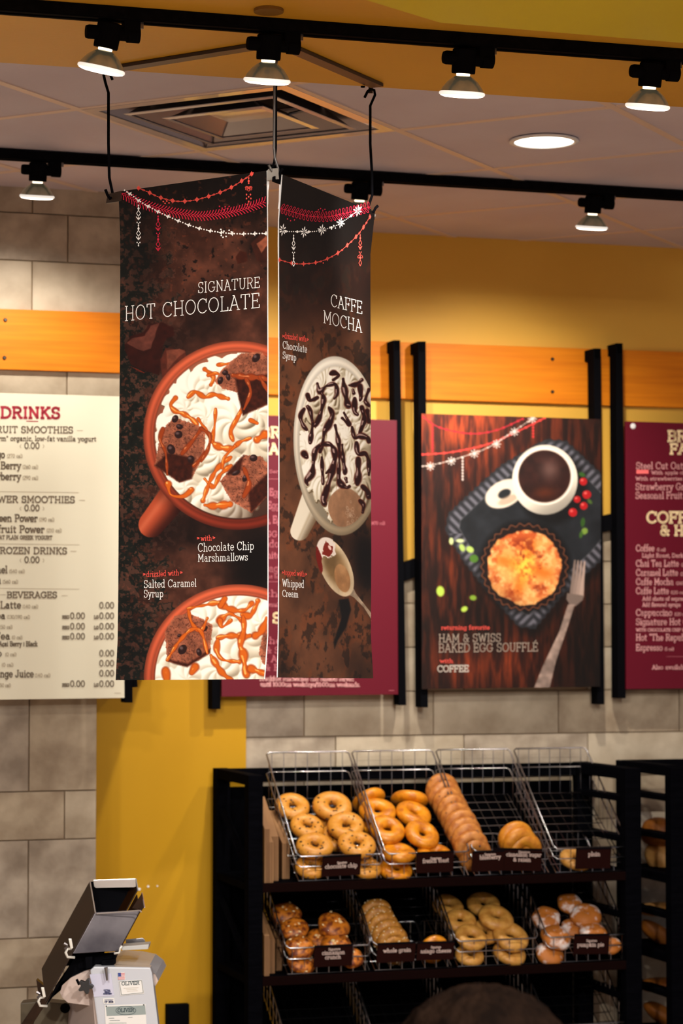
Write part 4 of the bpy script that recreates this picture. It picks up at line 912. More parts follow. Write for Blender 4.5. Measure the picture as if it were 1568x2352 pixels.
# corner clips
MB().prism([fb1(x, y, .002) for x, y in ((247, 446), (278, 438), (278, 462), (243, 467))], -N1 * .004).build('clip', M_BRZ, bn1, bevel=.0006)
MB().prism([fb1(x, y, .004) for x, y in ((613, 392), (616, 388), (636, 386), (638, 411), (613, 415))], -N1 * .004).build('clip', mat('clip_grey', (150, 146, 140), .5), bn1, bevel=.0006)
MB().prism([fb2(x, y, -.002) for x, y in ((629, 406), (648, 398), (651, 404), (647, 424), (628, 417))], -N2 * .004).build('clip', M_BLK, bn2, bevel=.0006)
MB().prism([fb2(x, y, -.002) for x, y in ((852, 484), (860, 485), (860, 505), (851, 500))], -N2 * .004).build('clip', M_BLK, bn2, bevel=.0006)
# white back edges flaring at the top corners
MB().prism([fb1(x, y, -.003) for x, y in ((613, 413), (618, 414), (617.5, 425), (615.5, 440), (615, 470), (613, 470))], -N1 * .001).build('back_edge', M_WHT, bn1)
MB().prism([fb2(x, y, -.003) for x, y in ((642, 424), (649, 424), (647, 445), (642, 480), (639, 480), (641, 460))], -N2 * .001).build('back_edge', M_WHT, bn2)

def T(s, p0, p1, h, wt, fn, m, par): return decal(text_quads(s, p0, p1, h, wt), fn, 'lettering', m, par)
T('SIGNATURE', (454, 673), (597, 660), 24, 1.5, o1, M_INK_W, bn1)
T('HOT', (286, 737), (357, 730), 33, 1.8, o1, M_INK_W, bn1); T('CHOCOLATE', (372, 728.5), (597, 706), 33, 1.8, o1, M_INK_W, bn1)
T('with', (461, 1242), (486, 1241), 11.5, 1.3, o1, M_INK_C, bn1)
T('Chocolate Chip', (454, 1267), (583, 1262), 18.5, 1.35, o1, M_INK_W, bn1)
T('Marshmallows', (454, 1290), (569, 1287), 17, 1.35, o1, M_INK_W, bn1)
T('drizzled with', (336, 1325), (411, 1321), 12, 1.3, o1, M_INK_C, bn1)
T('Salted Caramel', (330, 1350), (451, 1347), 17, 1.35, o1, M_INK_W, bn1)
T('Syrup', (330, 1372), (375, 1371), 16.5, 1.35, o1, M_INK_W, bn1)
T('CAFFE', (759, 703), (832, 721), 28, 1.5, o2_, M_INK_W, bn2)
T('MOCHA', (742, 741), (831, 764), 28, 1.5, o2_, M_INK_W, bn2)
T('drizzled with', (653, 777), (703, 785), 13, 1.2, o2_, M_INK_C, bn2)
T('Chocolate', (649, 800), (705, 810), 17, 1.25, o2_, M_INK_W, bn2)
T('Syrup', (649, 823), (680, 829), 16, 1.25, o2_, M_INK_W, bn2)
T('topped with', (652, 1320), (699, 1324), 12, 1.2, o2_, M_INK_C, bn2)
T('Whipped', (648, 1347), (698, 1350), 17, 1.25, o2_, M_INK_W, bn2)
T('Cream', (648, 1370), (685, 1372), 15, 1.25, o2_, M_INK_W, bn2)
sq = []
for (x, y) in ((455, 1236), (491, 1235), (331, 1319), (416, 1315)):
    for a in (-.6, 0, .6): seg_quads((x - 2.5, y + a * 4), (x + 2.5, y + a * 1.2), 1.1, sq)
decal(sq, o1, 'flourish', M_INK_C, bn1); sq = []
for (x, y) in ((650, 772), (706.5, 780), (649, 1315), (702.5, 1319)):
    for a in (-.6, 0, .6): seg_quads((x - 1.8, y + a * 4), (x + 1.8, y + a * 1.2), 1.0, sq)
decal(sq, o2_, 'flourish', M_INK_C, bn2)

def arclen(P):
    s = [0.0]
    for i in range(1, len(P)): s.append(s[-1] + math.hypot(P[i][0] - P[i - 1][0], P[i][1] - P[i - 1][1]))
    return s
def along(P, step, off=0.0):
    s = arclen(P); d = off; i = 1; out = []
    while d < s[-1]:
        while s[i] < d: i += 1
        t = (d - s[i - 1]) / ((s[i] - s[i - 1]) or 1); x = P[i - 1][0] + (P[i][0] - P[i - 1][0]) * t; y = P[i - 1][1] + (P[i][1] - P[i - 1][1]) * t
        out.append((x, y, math.atan2(P[i][1] - P[i - 1][1], P[i][0] - P[i - 1][0]))); d += step
    return out
def pline(P, w, out):
    for i in range(len(P) - 1): seg_quads(P[i], P[i + 1], w, out)
def leafring(x, y, L, W, an, w, out, n=9):      # outlined leaf from (x, y)
    c, s = math.cos(an), math.sin(an); P = []
    for i in range(n + 1):
        t = 2 * math.pi * i / n; u = L * .5 * (1 - math.cos(t)); v = W * math.sin(t) * (.6 + .4 * (1 - math.cos(t)) / 2); P.append((x + u * c - v * s, y + u * s + v * c))
    pline(P, w, out)
def star(x, y, r, out, sx=1.0):
    for k in range(8):
        a = k * math.pi / 4 + .2; L = r * (1.0 if k % 2 == 0 else .8); c, s = math.cos(a), math.sin(a)
        out.append([(x + c * r * .12 * sx, y + s * r * .12), (x + (c * L * .62 - s * 1.7) * sx, y + s * L * .62 + c * 1.7), (x + c * L * sx, y + s * L), (x + (c * L * .62 + s * 1.7) * sx, y + s * L * .62 - c * 1.7)])
def chain(P, out, big=28, sx=1.0, r=3.6):
    pts = along(P, 4.0)
    for i, (x, y, a) in enumerate(pts):
        j = i % 7
        if j == 0: out.append(disc(x, y, r * sx, r * 1.15, 10)); seg_quads((x, y - r * 1.5), (x, y + r * 1.5), 1.2, out)
        elif j in (1, 6): out.append(disc(x, y, 1.7 * sx, 1.7, 8))
        elif j in (3, 4): leafring(x - 3.0 * math.cos(a) * sx, y - 3.0 * math.sin(a), 6.4 * sx, 1.9, a, .9, out) if j == 3 else None
        else: out.append(disc(x, y, 1.3 * sx, 1.3, 6))
    pline([(p[0], p[1]) for p in pts], .9, out)
def pendant(x, y0, y1, out, sx=1.0, seed=0, leafy=True):
    y = y0; k = seed
    while y < y1:
        j = k % 5
        if j == 0: out.append(disc(x, y, 1.6 * sx, 2.2, 8)); y += 7
        elif j == 1: out.append([(x, y - 5), (x + 2.6 * sx, y), (x, y + 5), (x - 2.6 * sx, y)]); y += 9
        elif j == 2: pline([(x, y - 5), (x + 4.5 * sx, y + 2), (x, y + 9), (x - 4.5 * sx, y + 2), (x, y - 5)], 1.3, out); y += 14
        elif j == 3:
            for q in (-1, 1): seg_quads((x, y + 3), (x + q * 5 * sx, y - 4), 1.8, out)
            out.append(disc(x, y, 1.8 * sx, 3.5, 8)); y += 9
        else:
            for q in (-1, 1): out.append(disc(x + q * 3.2 * sx, y, 1.3 * sx, 1.8, 7))
            out.append(disc(x, y + 3, 1.3 * sx, 1.8, 7)); y += 7
        k += 1
# left banner garlands
c1 = spline([(318, 432), (340, 441), (366, 453), (403, 462), (444, 460), (485, 449), (526, 433), (562, 411), (581, 397)], 2)
q = []; chain(c1, q, r=3.8)
for (x, y) in ((375, 463), (383, 462), (388, 466), (393, 459), (379, 467)): q.append(disc(x, y, 1.8))
pendant(571, 409, 418, q, seed=0)
for s_ in (-1, 0, 1): leafring(571, 430, 9, 3, math.pi / 2 + s_ * .9 + (math.pi if False else 0), 1.2, q)
leafring(571, 430, 8, 2.5, math.pi / 2 + 1.5, 1.1, q); leafring(571, 430, 8, 2.5, math.pi / 2 - 1.5, 1.1, q)
for (x, y) in ((571, 421), (566, 447), (575, 447), (571, 452), (566, 456), (576, 456), (571, 463), (568, 470), (575, 469), (571, 477)): q.append(disc(x, y, 1.7, 2.2))
decal(q, o1, 'garland', M_INK_C, bn1)
c2 = spline([(274, 441), (300, 455), (322, 466), (372, 482), (424, 492), (464, 496), (526, 488), (566, 478), (612, 462)], 2); q = []
for i, (x, y, a) in enumerate(along(c2, 7.0)):
    f = (x - 274) / 340.0; sp = 0.62
    for sd_ in (-1, 1):
        an = a + math.pi - sd_ * (-2.2) if False else a + (-sd_) * sp + (0 if sd_ < 0 else 0)
        L = 14.0
        # curved stroke leaning back along the branch
        P = [(x, y), (x + math.cos(a + sd_ * .5) * L * .5, y + math.sin(a + sd_ * .5) * L * .5), (x + math.cos(a + sd_ * .5) * L * .7 + math.cos(a + sd_ * 1.3) * L * .45, y + math.sin(a + sd_ * .5) * L * .7 + math.sin(a + sd_ * 1.3) * L * .45)]
        if i % 1 == 0: pline(P, 1.9, q)
q = [p for p in q if all(273 < v[0] < 613 for v in p) and all(v[1] > 440 - (v[0] - 272) * .141 + 1 for v in p)]
for (x, y) in ((504, 474), (510, 478), (517, 475), (522, 479), (514, 482), (508, 484), (526, 474)): q.append(disc(x, y, 1.7))
pendant(363, 497, 578, q, seed=0)
decal(q, o1b, 'garland', M_INK_R, bn1)
c3 = spline([(286, 437), (301, 447), (322, 463), (350, 479), (375, 492), (424, 513), (460, 525), (501, 533), (546, 537), (612, 536)], 2); q = []
for i, (x, y, a) in enumerate(along(c3, 6.4)):
    if i % 4 == 2:
        s_ = 5.2; c_, n_ = math.cos(a), math.sin(a)
        q.append([(x + (u * c_ - v * n_) * s_, y + (u * n_ + v * c_) * s_) for u, v in ((-1.1, .1), (0, -.25), (.5, -1.1), (.9, -.1), (.5, 1.1), (.05, .55))])
    else: q.append(disc(x, y, 1.8, 1.9, 8))
for (x, y) in ((508, 541), (514, 531), (519, 543), (526, 529), (531, 533), (507, 527), (512, 545)): q.append(disc(x, y, 1.9))
pendant(318, 472, 566, q, seed=0)
decal(q, o1c, 'garland', M_INK_W, bn1)
# right banner garlands
c1 = spline([(642, 478), (673, 487), (709, 496), (750, 498), (791, 490), (825, 482), (850, 475)], 2); q = []
pline(c1, 1.3, q)
for (x, y, a) in along(c1, 8.5, 4): leafring(x, y, 13, 2.6, a - 1.25, 1.1, q); leafring(x, y, 13, 2.6, a + 1.05, 1.1, q)
q = [p for p in q if all(642 < v[0] < 851 for v in p)]
for (x, y) in ((660, 503), (667, 507), (676, 505), (731, 482), (736, 479), (741, 483), (728, 486), (746, 481)): q.append(disc(x, y, 1.4, 1.7))
decal(q, o2_, 'garland', M_INK_R, bn2)
c2 = spline([(643, 531), (673, 532), (717, 532), (740, 528), (770, 519), (803, 498), (822, 482), (832, 474)], 2); q = []
for i, (x, y, a) in enumerate(along(c2, 4.4)): q.append(disc(x, y, 1.1, 1.4, 7)) if i % 6 != 3 else q.append(disc(x, y, 2.6, 3.2, 7))
for (x, y, r) in ((649, 528, 15), (698, 533, 14), (739, 528, 14), (782, 512, 13), (821, 484, 14)): star(x, y, r, q, .78)
for (x, y) in ((757, 522), (761, 526), (766, 518), (770, 524)): q.append(disc(x, y, 1.3, 1.6))
pendant(674, 541, 616, q, .75, seed=0)
q = [[(max(v[0], 641.5), v[1]) for v in p] for p in q]
decal(q, o2c, 'garland', M_INK_W, bn2)
c3 = spline([(642, 597), (681, 606), (730, 602), (771, 584), (803, 558), (828, 531), (851, 495)], 2); q = []; chain(c3, q, sx=.75, r=3.4)
for (x, y) in ((738, 600), (742, 604), (747, 597)): q.append(disc(x, y, 1.3, 1.6))
pendant(827, 540, 612, q, .7, seed=0); leafring(827, 585, 9, 2.6, math.pi / 2 - .6, 1, q); leafring(827, 585, 9, 2.6, math.pi / 2 + .6, 1, q)
decal(q, o2b, 'garland', M_INK_C, bn2)
# ------------------------------------------------------------------ menu boards on the walls
def fw(d): return lambda x, y: wp(x, y, d)
def panel(px, d, th, name, m, par): return MB().prism([wp(x, y, d) for x, y in px], -WN * th).build(name, m, par, bevel=.001)
def post(xt0, xt1, yt, xb0, xb1, yb, d, par, dep=.055, back=.02):
    MB().prism([wp(xt0, yt, d), wp(xt1, yt, d), wp(xb1, yb, d), wp(xb0, yb, d)], -WN * dep).build('post', M_BLK, par, bevel=.003)
    MB().prism([wp(xt0, yt, d), wp(xt1, yt, d), wp(xt1 + .2, yt + 26, d), wp(xt0 + .2, yt + 26, d)], -WN * (d - back)).build('hook_arm', M_BLK, par, bevel=.003)
def board(name, label, px, d, m, th=.010):
    c = wp(sum(p[0] for p in px) / 4, sum(p[1] for p in px) / 4, d); r = empty(name, c); tag(r, label, 'menu board'); panel(px, d, th, 'panel', m, r); return r
def TX(s, x0, x1, y, h, wt, d, m, par, sl=0.0): return decal(text_quads(s, (x0, y), (x1, y + sl * (x1 - x0)), h, wt), fw(d + .0015), 'lettering', m, par)
# poster
dP = .115
po = empty('menu_poster', wp(1174, 1266, dP)); tag(po, 'wood-toned poster of a baked souffle and mug of coffee in a black post frame', 'poster')
PP = [(968, 950), (1380, 963), (1378, 1577), (968, 1583)]
panel(PP, dP - .001, .010, 'panel', M_BLK, po)
print_grid(art_souffle(), ([PP[0], PP[3]], [PP[1], PP[2]], [PP[0], PP[1]], [PP[3], PP[2]]), np_plane(W0 + WN * dP, WN), 'print', po, 300, 440)
post(960, 978, 784, 966, 983, 1625, dP - .012, po); post(1363, 1380, 800, 1372, 1388, 1618, dP - .012, po)
TX('returning favorite', 1013, 1124, 1446, 9, 1.5, dP, M_INK_C, po, -.005)
TX('HAM & SWISS', 1007, 1150, 1475, 18, 1.8, dP, M_GRY, po, -.012)
TX('BAKED EGG SOUFFL\u00c9', 1007, 1235, 1498, 19, 1.8, dP, M_GRY, po, -.012)
TX('with', 1010, 1040, 1522, 8, 1.6, dP, M_INK_C, po)
TX('COFFEE', 1004, 1076, 1543, 14, 2.6, dP, mat('pale_grey_ink', (196, 184, 172), .6), po, -.01)
# crimson board, middle
dR = .105
r1 = board('menu_board', 'crimson menu board behind the two hanging banners', [(510, 950), (911, 965.5), (914, 1595), (509, 1600)], dR, M_RED)
post(483, 501, 770, 487, 507, 1629, dR - .012, r1); post(903, 919, 781, 916, 933, 1620, dR - .012, r1)
for s, x0, x1, y, h, wt in (('BREAKFAST', 600, 792, 1004, 23, 5), ('FAVORITES', 598, 790, 1042, 23, 5), ('SANDWICHES', 626, 850, 1430, 22, 5)): TX(s, x0, x1, y, h, wt, dR, M_INK_K, r1, .01)
for s, x0, x1, y, h, wt in (('Served all day on ciabatta or bagel', 618, 845, 1086, 7, 1.6), ('Bacon, Egg & Cheddar', 570, 720, 1138, 16, 2.6), ('Ham, Egg & Cheddar', 572, 724, 1168, 16, 2.6), ('Sausage, Egg & Cheese', 560, 724, 1201, 16, 2.6),
                            ('EGG WHITE', 600, 700, 1233, 13, 2.2), ('Avocado & Chive', 560, 724, 1256, 15, 2.6), ('Egg White & Turkey', 560, 726, 1282, 15, 2.6), ('Sausage', 572, 650, 1313, 16, 2.6), ('on flat bread', 590, 660, 1328, 7, 1.5), ('cheese', 606, 700, 1370, 14, 2.4), ('"warm"', 610, 640, 1393, 9, 2.0),
                            ('cheese', 606, 680, 1478, 14, 2.4), ('& Swiss', 610, 680, 1500, 14, 2.4), ('& Artichoke', 600, 720, 1520, 14, 2.4), ('& Bacon', 606, 690, 1540, 14, 2.4), ('Breakfast sandwiches and omelets served', 596, 812, 1563, 9, 2.4), ('until 10:30am weekdays/11:00am weekends.', 598, 826, 1576, 9, 2.4), ('(470 cal)', 852, 884, 1205, 7, 1.2)): TX(s, x0, x1, y, h, wt, dR, M_INK_P if 'until' in s or 'sandw' in s else M_INK_Q, r1, .004)
ql = []
for (x0, x1, y) in ((600, 800, 1100), (600, 800, 1336)): seg_quads((x0, y), (x1, y + 1), 1.0, ql)
seg_quads((893, 1586), (905, 1586), 1.2, ql); tag(decal(ql, fw(dR + .001), 'rule_lines', M_INK_Q, r1), kind='stuff')
# crimson board, right
r2 = board('menu_board', 'crimson menu board at the right edge listing coffees', [(1436, 967.5), (1860, 981), (1858, 1578), (1438, 1583)], dR, M_RED)
post(1414, 1430, 788, 1419, 1437, 1604, dR - .012, r2); post(1840, 1858, 806, 1845, 1862, 1596, dR - .012, r2)
MB().lathe([(0, 0), (.010, 0), (.010, .002), (.007, .005), (0, .006)], wp(1453, 979, dR), WN, 16).build('screw_cap', M_WHT, r2)
for s, x0, x1, y, h, wt in (('BREAKFAST', 1533, 1725, 1013, 23, 5.2), ('FAVORITES', 1538, 1722, 1042, 22, 5.2), ('COFFEE, TEA', 1484, 1712, 1200, 24, 5.4), ('& HOT DRINKS', 1516, 1742, 1229, 22, 5.2)): TX(s, x0, x1, y, h, wt, dR, M_INK_K, r2, .006)
for s, x0, x1, y, h, wt in (('Steel Cut Oatmeal', 1460, 1606, 1077, 15, 1.9), ('With apple chips & maple', 1495, 1640, 1089, 7, 1.5), ('With strawberries & pecans', 1459, 1625, 1103, 7.5, 1.6), ('Strawberry Granola Parfait', 1459, 1672, 1125, 15, 1.9), ('Seasonal Fruit Cup', 1459, 1602, 1145, 15, 1.9),
                            ('Coffee', 1460, 1502, 1266, 14.5, 2.1), ('(5 cal)', 1508, 1528, 1266, 7, 1.1), ('Light Roast, Dark Roast, Decaf', 1474, 1640, 1280, 8.5, 1.7), ('Chai Tea Latte', 1460, 1558, 1301, 14.5, 2.1), ('(250 cal)', 1564, 1600, 1301, 7, 1.1), ('Caramel Latte', 1460, 1556, 1322, 14.5, 2.1), ('(230 cal)', 1562, 1598, 1322, 7, 1.1), ('Caffe Mocha', 1460, 1546, 1343, 14.5, 2.1), ('(260 cal)', 1552, 1586, 1343, 7, 1.1), ('Caffe Latte', 1460, 1535, 1364, 14.5, 2.1), ('(120 cal)', 1540, 1574, 1364, 7, 1.1),
                            ('Add shots of espresso', 1475, 1582, 1379, 8.5, 1.8), ('Add flavored syrups', 1475, 1562, 1393, 8.5, 1.8), ('Cappuccino', 1460, 1543, 1414, 14.5, 2.1), ('(120 cal)', 1548, 1580, 1414, 7, 1.1), ('Signature Hot Chocolate', 1460, 1640, 1435, 14.5, 2.1), ('WITH CHOCOLATE CHIP MARSHMALLOWS', 1460, 1640, 1450, 6.5, 1.5), ('Hot "The Republic" Tea', 1460, 1626, 1471, 14.5, 2.1), ('Espresso', 1460, 1521, 1494, 14, 2.1), ('(5 cal)', 1526, 1547, 1494, 7, 1.1), ('Also available iced', 1497, 1610, 1537, 9, 1.9)): TX(s, x0, x1, y, h, wt, dR, M_INK_P, r2, 0)
decal([[(1461, 1079), (1489, 1079), (1489, 1088), (1461, 1088)]], fw(dR + .001), 'highlight', mat('salmon_ink', (250, 112, 112), .6), r2)
ql = []; seg_quads((1530, 1508), (1640, 1508), .9, ql); decal(ql, fw(dR + .001), 'rule_lines', M_INK_Q, r2)
# cream drinks board on the left wall
dM = DL + .10
m1 = board('menu_board', 'cream DRINKS menu board at the left edge', [(-130, 899), (277, 910.5), (286, 1603), (-130, 1609)], dM, M_CRM)
post(284, 303, 930, 286, 305, 1614, dM - .012, m1, back=DL + .01); MB().prism([wp(x, y, dM - .03) for x, y in ((304, 1560), (315, 1560), (316, 1578), (305, 1579))], -WN * .02).build('bracket', M_BLK, m1)
TX('COLD DRINKS', -110, 138, 958, 24, 5.6, dM, M_INK_D, m1, .010)
ql = []; seg_quads((61, 967), (87, 968), 2.0, ql); decal(ql, fw(dM + .001), 'rule_lines', M_INK_D, m1)
sl = .008
for s, x0, x1, y, h, wt, mm in (('FRUIT SMOOTHIES', -20, 168, 993, 14, 2.7, 'B'), ('Stonyfield Farm* organic, low-fat vanilla yogurt', -90, 221, 1011, 10.5, 2.0, 'B'), ('0.00', 56, 91, 1030, 13.5, 2.5, 'B'), ('Mango', -40, 11, 1051, 16, 3.0, 'B'), ('(270 cal)', 16, 52, 1051, 8, 1.3, 'L'), ('Mixed Berry', -54, 48, 1076, 15.5, 3.0, 'B'), ('(260 cal)', 52, 88, 1076, 8, 1.3, 'L'), ('Strawberry', -50, 48, 1101, 15.5, 3.0, 'B'), ('(290 cal)', 52, 88, 1101, 8, 1.3, 'L'),
                                ('POWER SMOOTHIES', -34, 172, 1153, 14, 2.7, 'B'), ('0.00', 56, 91, 1173, 13.5, 2.5, 'B'), ('Green Power', -24, 86, 1197, 15.5, 3.0, 'B'), ('(190 cal)', 90, 125, 1197, 8, 1.3, 'L'), ('Superfruit Power', -60, 102, 1222, 15.5, 3.0, 'B'), ('(210 cal)', 107, 142, 1222, 8, 1.3, 'L'), ('NONFAT PLAIN GREEK YOGURT', -28, 120, 1238, 8.5, 1.8, 'B'),
                                ('FROZEN DRINKS', -12, 154, 1271, 14, 2.7, 'B'), ('0.00', 56, 91, 1292, 13.5, 2.5, 'B'), ('Caramel', -54, 17, 1316, 15.5, 3.0, 'B'), ('(540 cal)', 21, 57, 1316, 8, 1.3, 'L'), ('Mocha', -50, 2, 1340, 15.5, 3.0, 'B'), ('(560 cal)', 6, 42, 1340, 8, 1.3, 'L'), ('BEVERAGES', 16, 131, 1373, 13.5, 2.7, 'B'),
                                ('Iced Latte', -44, 48, 1397, 15.5, 2.8, 'B'), ('(140 cal)', 52, 88, 1397, 8, 1.3, 'L'), ('Iced Tea', -66, 12, 1421, 14, 2.8, 'B'), ('(130/190 cal)', 16, 69, 1421, 8, 1.3, 'L'), ('(150 cal)', -4, 29, 1444, 8, 1.3, 'L'), ('Iced Tea', -60, 23, 1468, 15, 2.8, 'B'), ('(0 cal)', 27, 52, 1468, 8, 1.3, 'L'), ('A\u00e7ai Berry | Black', -2, 86, 1484, 10.5, 2.2, 'B'),
                                ('Soup', -40, 4, 1507, 14, 2.6, 'B'), ('(0 cal)', 12, 38, 1507, 8, 1.3, 'L'), ('(0 cal)', 4, 31, 1531, 8, 1.3, 'L'), ('Orange Juice', -30, 77, 1555, 15.5, 2.8, 'B'), ('(140 cal)', 80, 116, 1555, 8, 1.3, 'L'), ('(150 cal)', -6, 25, 1578, 8, 1.3, 'L')):
    TX(s, x0, x1, y, h, wt, dM, M_INK_B if mm == 'B' else M_INK_L, m1, sl if y < 1300 else 0)
for (y, two) in ((1397, 0), (1421, 1), (1445, 1), (1468, 1), (1507, 0), (1530, 0), (1553, 0), (1577, 1)):
    TX('0.00', 228, 262, y, 13.5, 2.4, dM, M_INK_B, m1)
    if two:
        TX('0.00', 161, 195, y, 13.5, 2.4, dM, M_INK_B, m1); TX('REG', 143, 159, y, 7, 1.9, dM, M_INK_B, m1); TX('LG', 216, 226, y, 7, 1.9, dM, M_INK_B, m1)
ql = []
for (x0, x1, y) in ((-100, 180, 1128), (-100, 182, 1248), (-100, 182, 1350)): seg_quads((x0, y), (x1, y + 3), 1.0, ql)
for (x, y) in ((177, 989), (182, 1149), (162, 1266), (142, 1368), (0, 1366)): seg_quads((x, y), (x + 13, y), 1.2, ql)
for y in (1025, 1168, 1287):
    for sx in (-1, 1): seg_quads((73.5 + sx * 25, y - 4), (73.5 + sx * 28, y), 1, ql); seg_quads((73.5 + sx * 28, y), (73.5 + sx * 25, y + 4), 1, ql)
seg_quads((263, 1592), (277, 1592), 1.4, ql); tag(decal(ql, fw(dM + .001), 'rule_lines', M_INK_L, m1), kind='stuff')

# ------------------------------------------------------------------ racks
dB, dF = .07, .50
zt = w2(wp(585, 1781, dF))[2]
def beam(a0, a1, d0, d1, z0, z1, name, par, m=M_NAVY, bevel=.003):
    return MB().box(wl((a0 + a1) / 2, (d0 + d1) / 2, (z0 + z1) / 2), WD * ((a1 - a0) / 2), WN * ((d1 - d0) / 2), EZ * ((z1 - z0) / 2)).build(name, m, par, bevel=bevel)
af = lambda x, d=dF: w2(wp(x, 2000, d))[0]
zf = lambda y, x=1000, d=dF: w2(wp(x, y, d))[2]
aL0_, aL1 = af(570), af(604); aR0, aR1 = af(1437), af(1473)
ZSH = [zf(2018, 1000), zf(2228, 1000)]; dz = ZSH[0] - ZSH[1]; ZSH.append(ZSH[1] - dz)
rk = empty('display_rack', wl((aL0_ + aR1) / 2, .3, 0)); tag(rk, 'black wooden bakery rack with tilted wire baskets of bagels', 'rack')
pw = aL1 - aL0_
def sideframe(a0, a1, par, rails):
    beam(a0, a1, dF - .045, dF, 0.0, zt, 'post', par); beam(a0, a1, dB, dB + .045, 0.0, zt, 'post', par)
    for z0, z1 in rails: beam(a0 + .004, a1 - .004, dB + .04, dF - .04, z0, z1, 'side_rail', par)
RL = [(zt - .032, zt)] + [(z - .022, z) for z in ZSH]
sideframe(aL0_, aL1, rk, RL)
RR = [(zt - .038, zt)] + [(z, z + .020) for z in (zf(1843, 1473), zf(1936, 1473), zf(2112, 1473), zf(2300, 1473))] + [(z - .03, z) for z in ZSH]
sideframe(aR0, aR1, rk, RR)
beam(aL0_, aR1, dB, dB + .03, zt - .045, zt - .002, 'top_rail', rk)
for z in ZSH:
    beam(aL1 - .002, aR0 + .002, dB + .01, dF - .008, z - .018, z, 'shelf', rk)
    beam(aL1 - .002, aR0 + .002, dF - .012, dF - .002, z - .026, z + .002, 'shelf_lip', rk, mat('dark_red_brown_wood', (20, 9, 8), .5, spec=.05))
beam(aL1, aR0, dB - .012, dB - .002, ZSH[2] - .1, zt - .062, 'back_panel', rk, mat('matt_black_board', (5, 5, 7), .7, spec=.03))
# diagonal braces on the left side frame
for z in (ZSH[0], ZSH[1]):
    MB().tube([wl(aL0_ + pw / 2, dB + .04, z + .20), wl(aL0_ + pw / 2, dF - .05, z + .02)], .014, 4).build('brace', M_NAVY, rk)
# right-hand rack
rk2 = empty('display_rack', wl(af(1541) + .3, .3, 0)); tag(rk2, 'black wooden bread rack at the right edge with loaves behind its side rails', 'rack')
c0, c1_ = af(1541), af(1541) + .06
sideframe(c0, c1_, rk2, [(zt - .03 + .0, zt + .004)] + [(z, z + .018) for z in (zf(1844, 1500), zf(1934, 1500), zf(2116, 1500), zf(2299, 1500))] + [(z - .03, z) for z in (zf(2012, 1500), zf(2196, 1500), zf(2196, 1500) - dz)])
sideframe(c0 + .9, c1_ + .9, rk2, [(zt - .03, zt + .004)]); beam(c0, c1_ + .9, dB, dB + .03, zt - .03, zt + .003, 'top_rail', rk2)
for z in (zf(2012, 1500), zf(2196, 1500), zf(2196, 1500) - dz): beam(c1_ - .002, c0 + .9, dB + .01, dF - .01, z - .02, z, 'shelf', rk2)

# ------------------------------------------------------------------ wire baskets
dBF, dBB = dF - .02, .13
fl_ = [(682, 1967), (886, 1958), (1087, 1953), (1273, 1948)]; fr_ = [(879, 1962), (1079, 1955), (1263, 1950), (1446, 1945)]
zrim = zf(1958, 1000, dBF); zrb = w2(wp(960, 1723, dBB))[2]
fa = [(af(a[0], dBF), af(b[0], dBF)) for a, b in zip(fl_, fr_)]
fl2 = [657, 857, 1047, 1257]; fr2 = [852, 1040, 1236, 1440]
fa2 = [(af(a, dBF), af(b, dBF)) for a, b in zip(fl2, fr2)]
zrim2 = zf(2164, 1000, dBF)
ROWS = [(zrim, zrb, fa), (zrim2, zrb - (zrim - zrim2), fa2), (zrim2 - (zrim - zrim2), zrb - 2 * (zrim - zrim2), fa2)]
BK = {}
def basket(row, i, label):
    zr_, zb_, A = ROWS[row]; a0, a1 = A[i]; w = a1 - a0
    def R(s, t): return wl(a0 + w * t, dBF + (dBB - dBF) * s, zr_ + (zb_ - zr_) * s)
    fd = zr_ - ZSH[row] - .004; bd = .150
    def Fp(s, t, k=1.0): return R(s, t) - EZ * (fd + (bd - fd) * s) * k
    b = empty('wire_basket', R(.5, .5)); tag(b, label, 'basket')
    def loop(k, r, name):
        P = [(0, .04), (0, .96), (.03, 1), (.98, 1), (1, .96), (1, .04), (.98, 0), (.03, 0)]
        MB().tube([Fp(s, t, k) for s, t in P], r, 6, closed=True).build(name, M_CHR, b, True)
    loop(0, .0026, 'rim'); loop(.42, .0022, 'middle_rail')
    mb = MB()
    mb.tube([Fp(s, t, .995) for s, t in ((0, .02), (0, .98), (1, .98), (1, .02))], .002, 5, closed=True)
    for k in range(7):
        t = (k + .5) / 7; mb.tube([R(0, t), Fp(0, t, 1), Fp(1, t, 1), R(1, t)], .0014, 4)
    for k in range(1, 10):
        s = k / 10; mb.tube([R(s, 0), Fp(s, 0), Fp(s, 1), R(s, 1)], .0014, 4)
    mb.build('wire_grid', M_CHR, b)
    c = Fp(0, 0), Fp(0, 1), Fp(1, 0)
    n = (c[1] - c[0]).cross(c[2] - c[0]).normalized(); n = -n if n.z < 0 else n
    BK[(row, i)] = (c[0], n, (c[0] - c[2]).normalized()); return b
nm = ['top left wire basket with chocolate chip bagels and kraft bags beside it', 'upper wire basket second from left, holding amber french toast bagels', 'upper wire basket third from left, with a long row of blueberry bagels', 'nearly empty upper right wire basket',
      'middle row left wire basket of cinnamon crunch buns', 'middle row second wire basket of whole grain bagels', 'middle row third wire basket of plain pale bagels', 'middle row right wire basket of sugar dusted buns',
      'bottom row empty wire basket furthest left', 'bottom row empty wire basket second from left', 'bottom row empty wire basket behind the head of hair', 'bottom row empty wire basket furthest right']
for r_ in range(3):
    for i in range(4): basket(r_, i, nm[r_ * 4 + i])

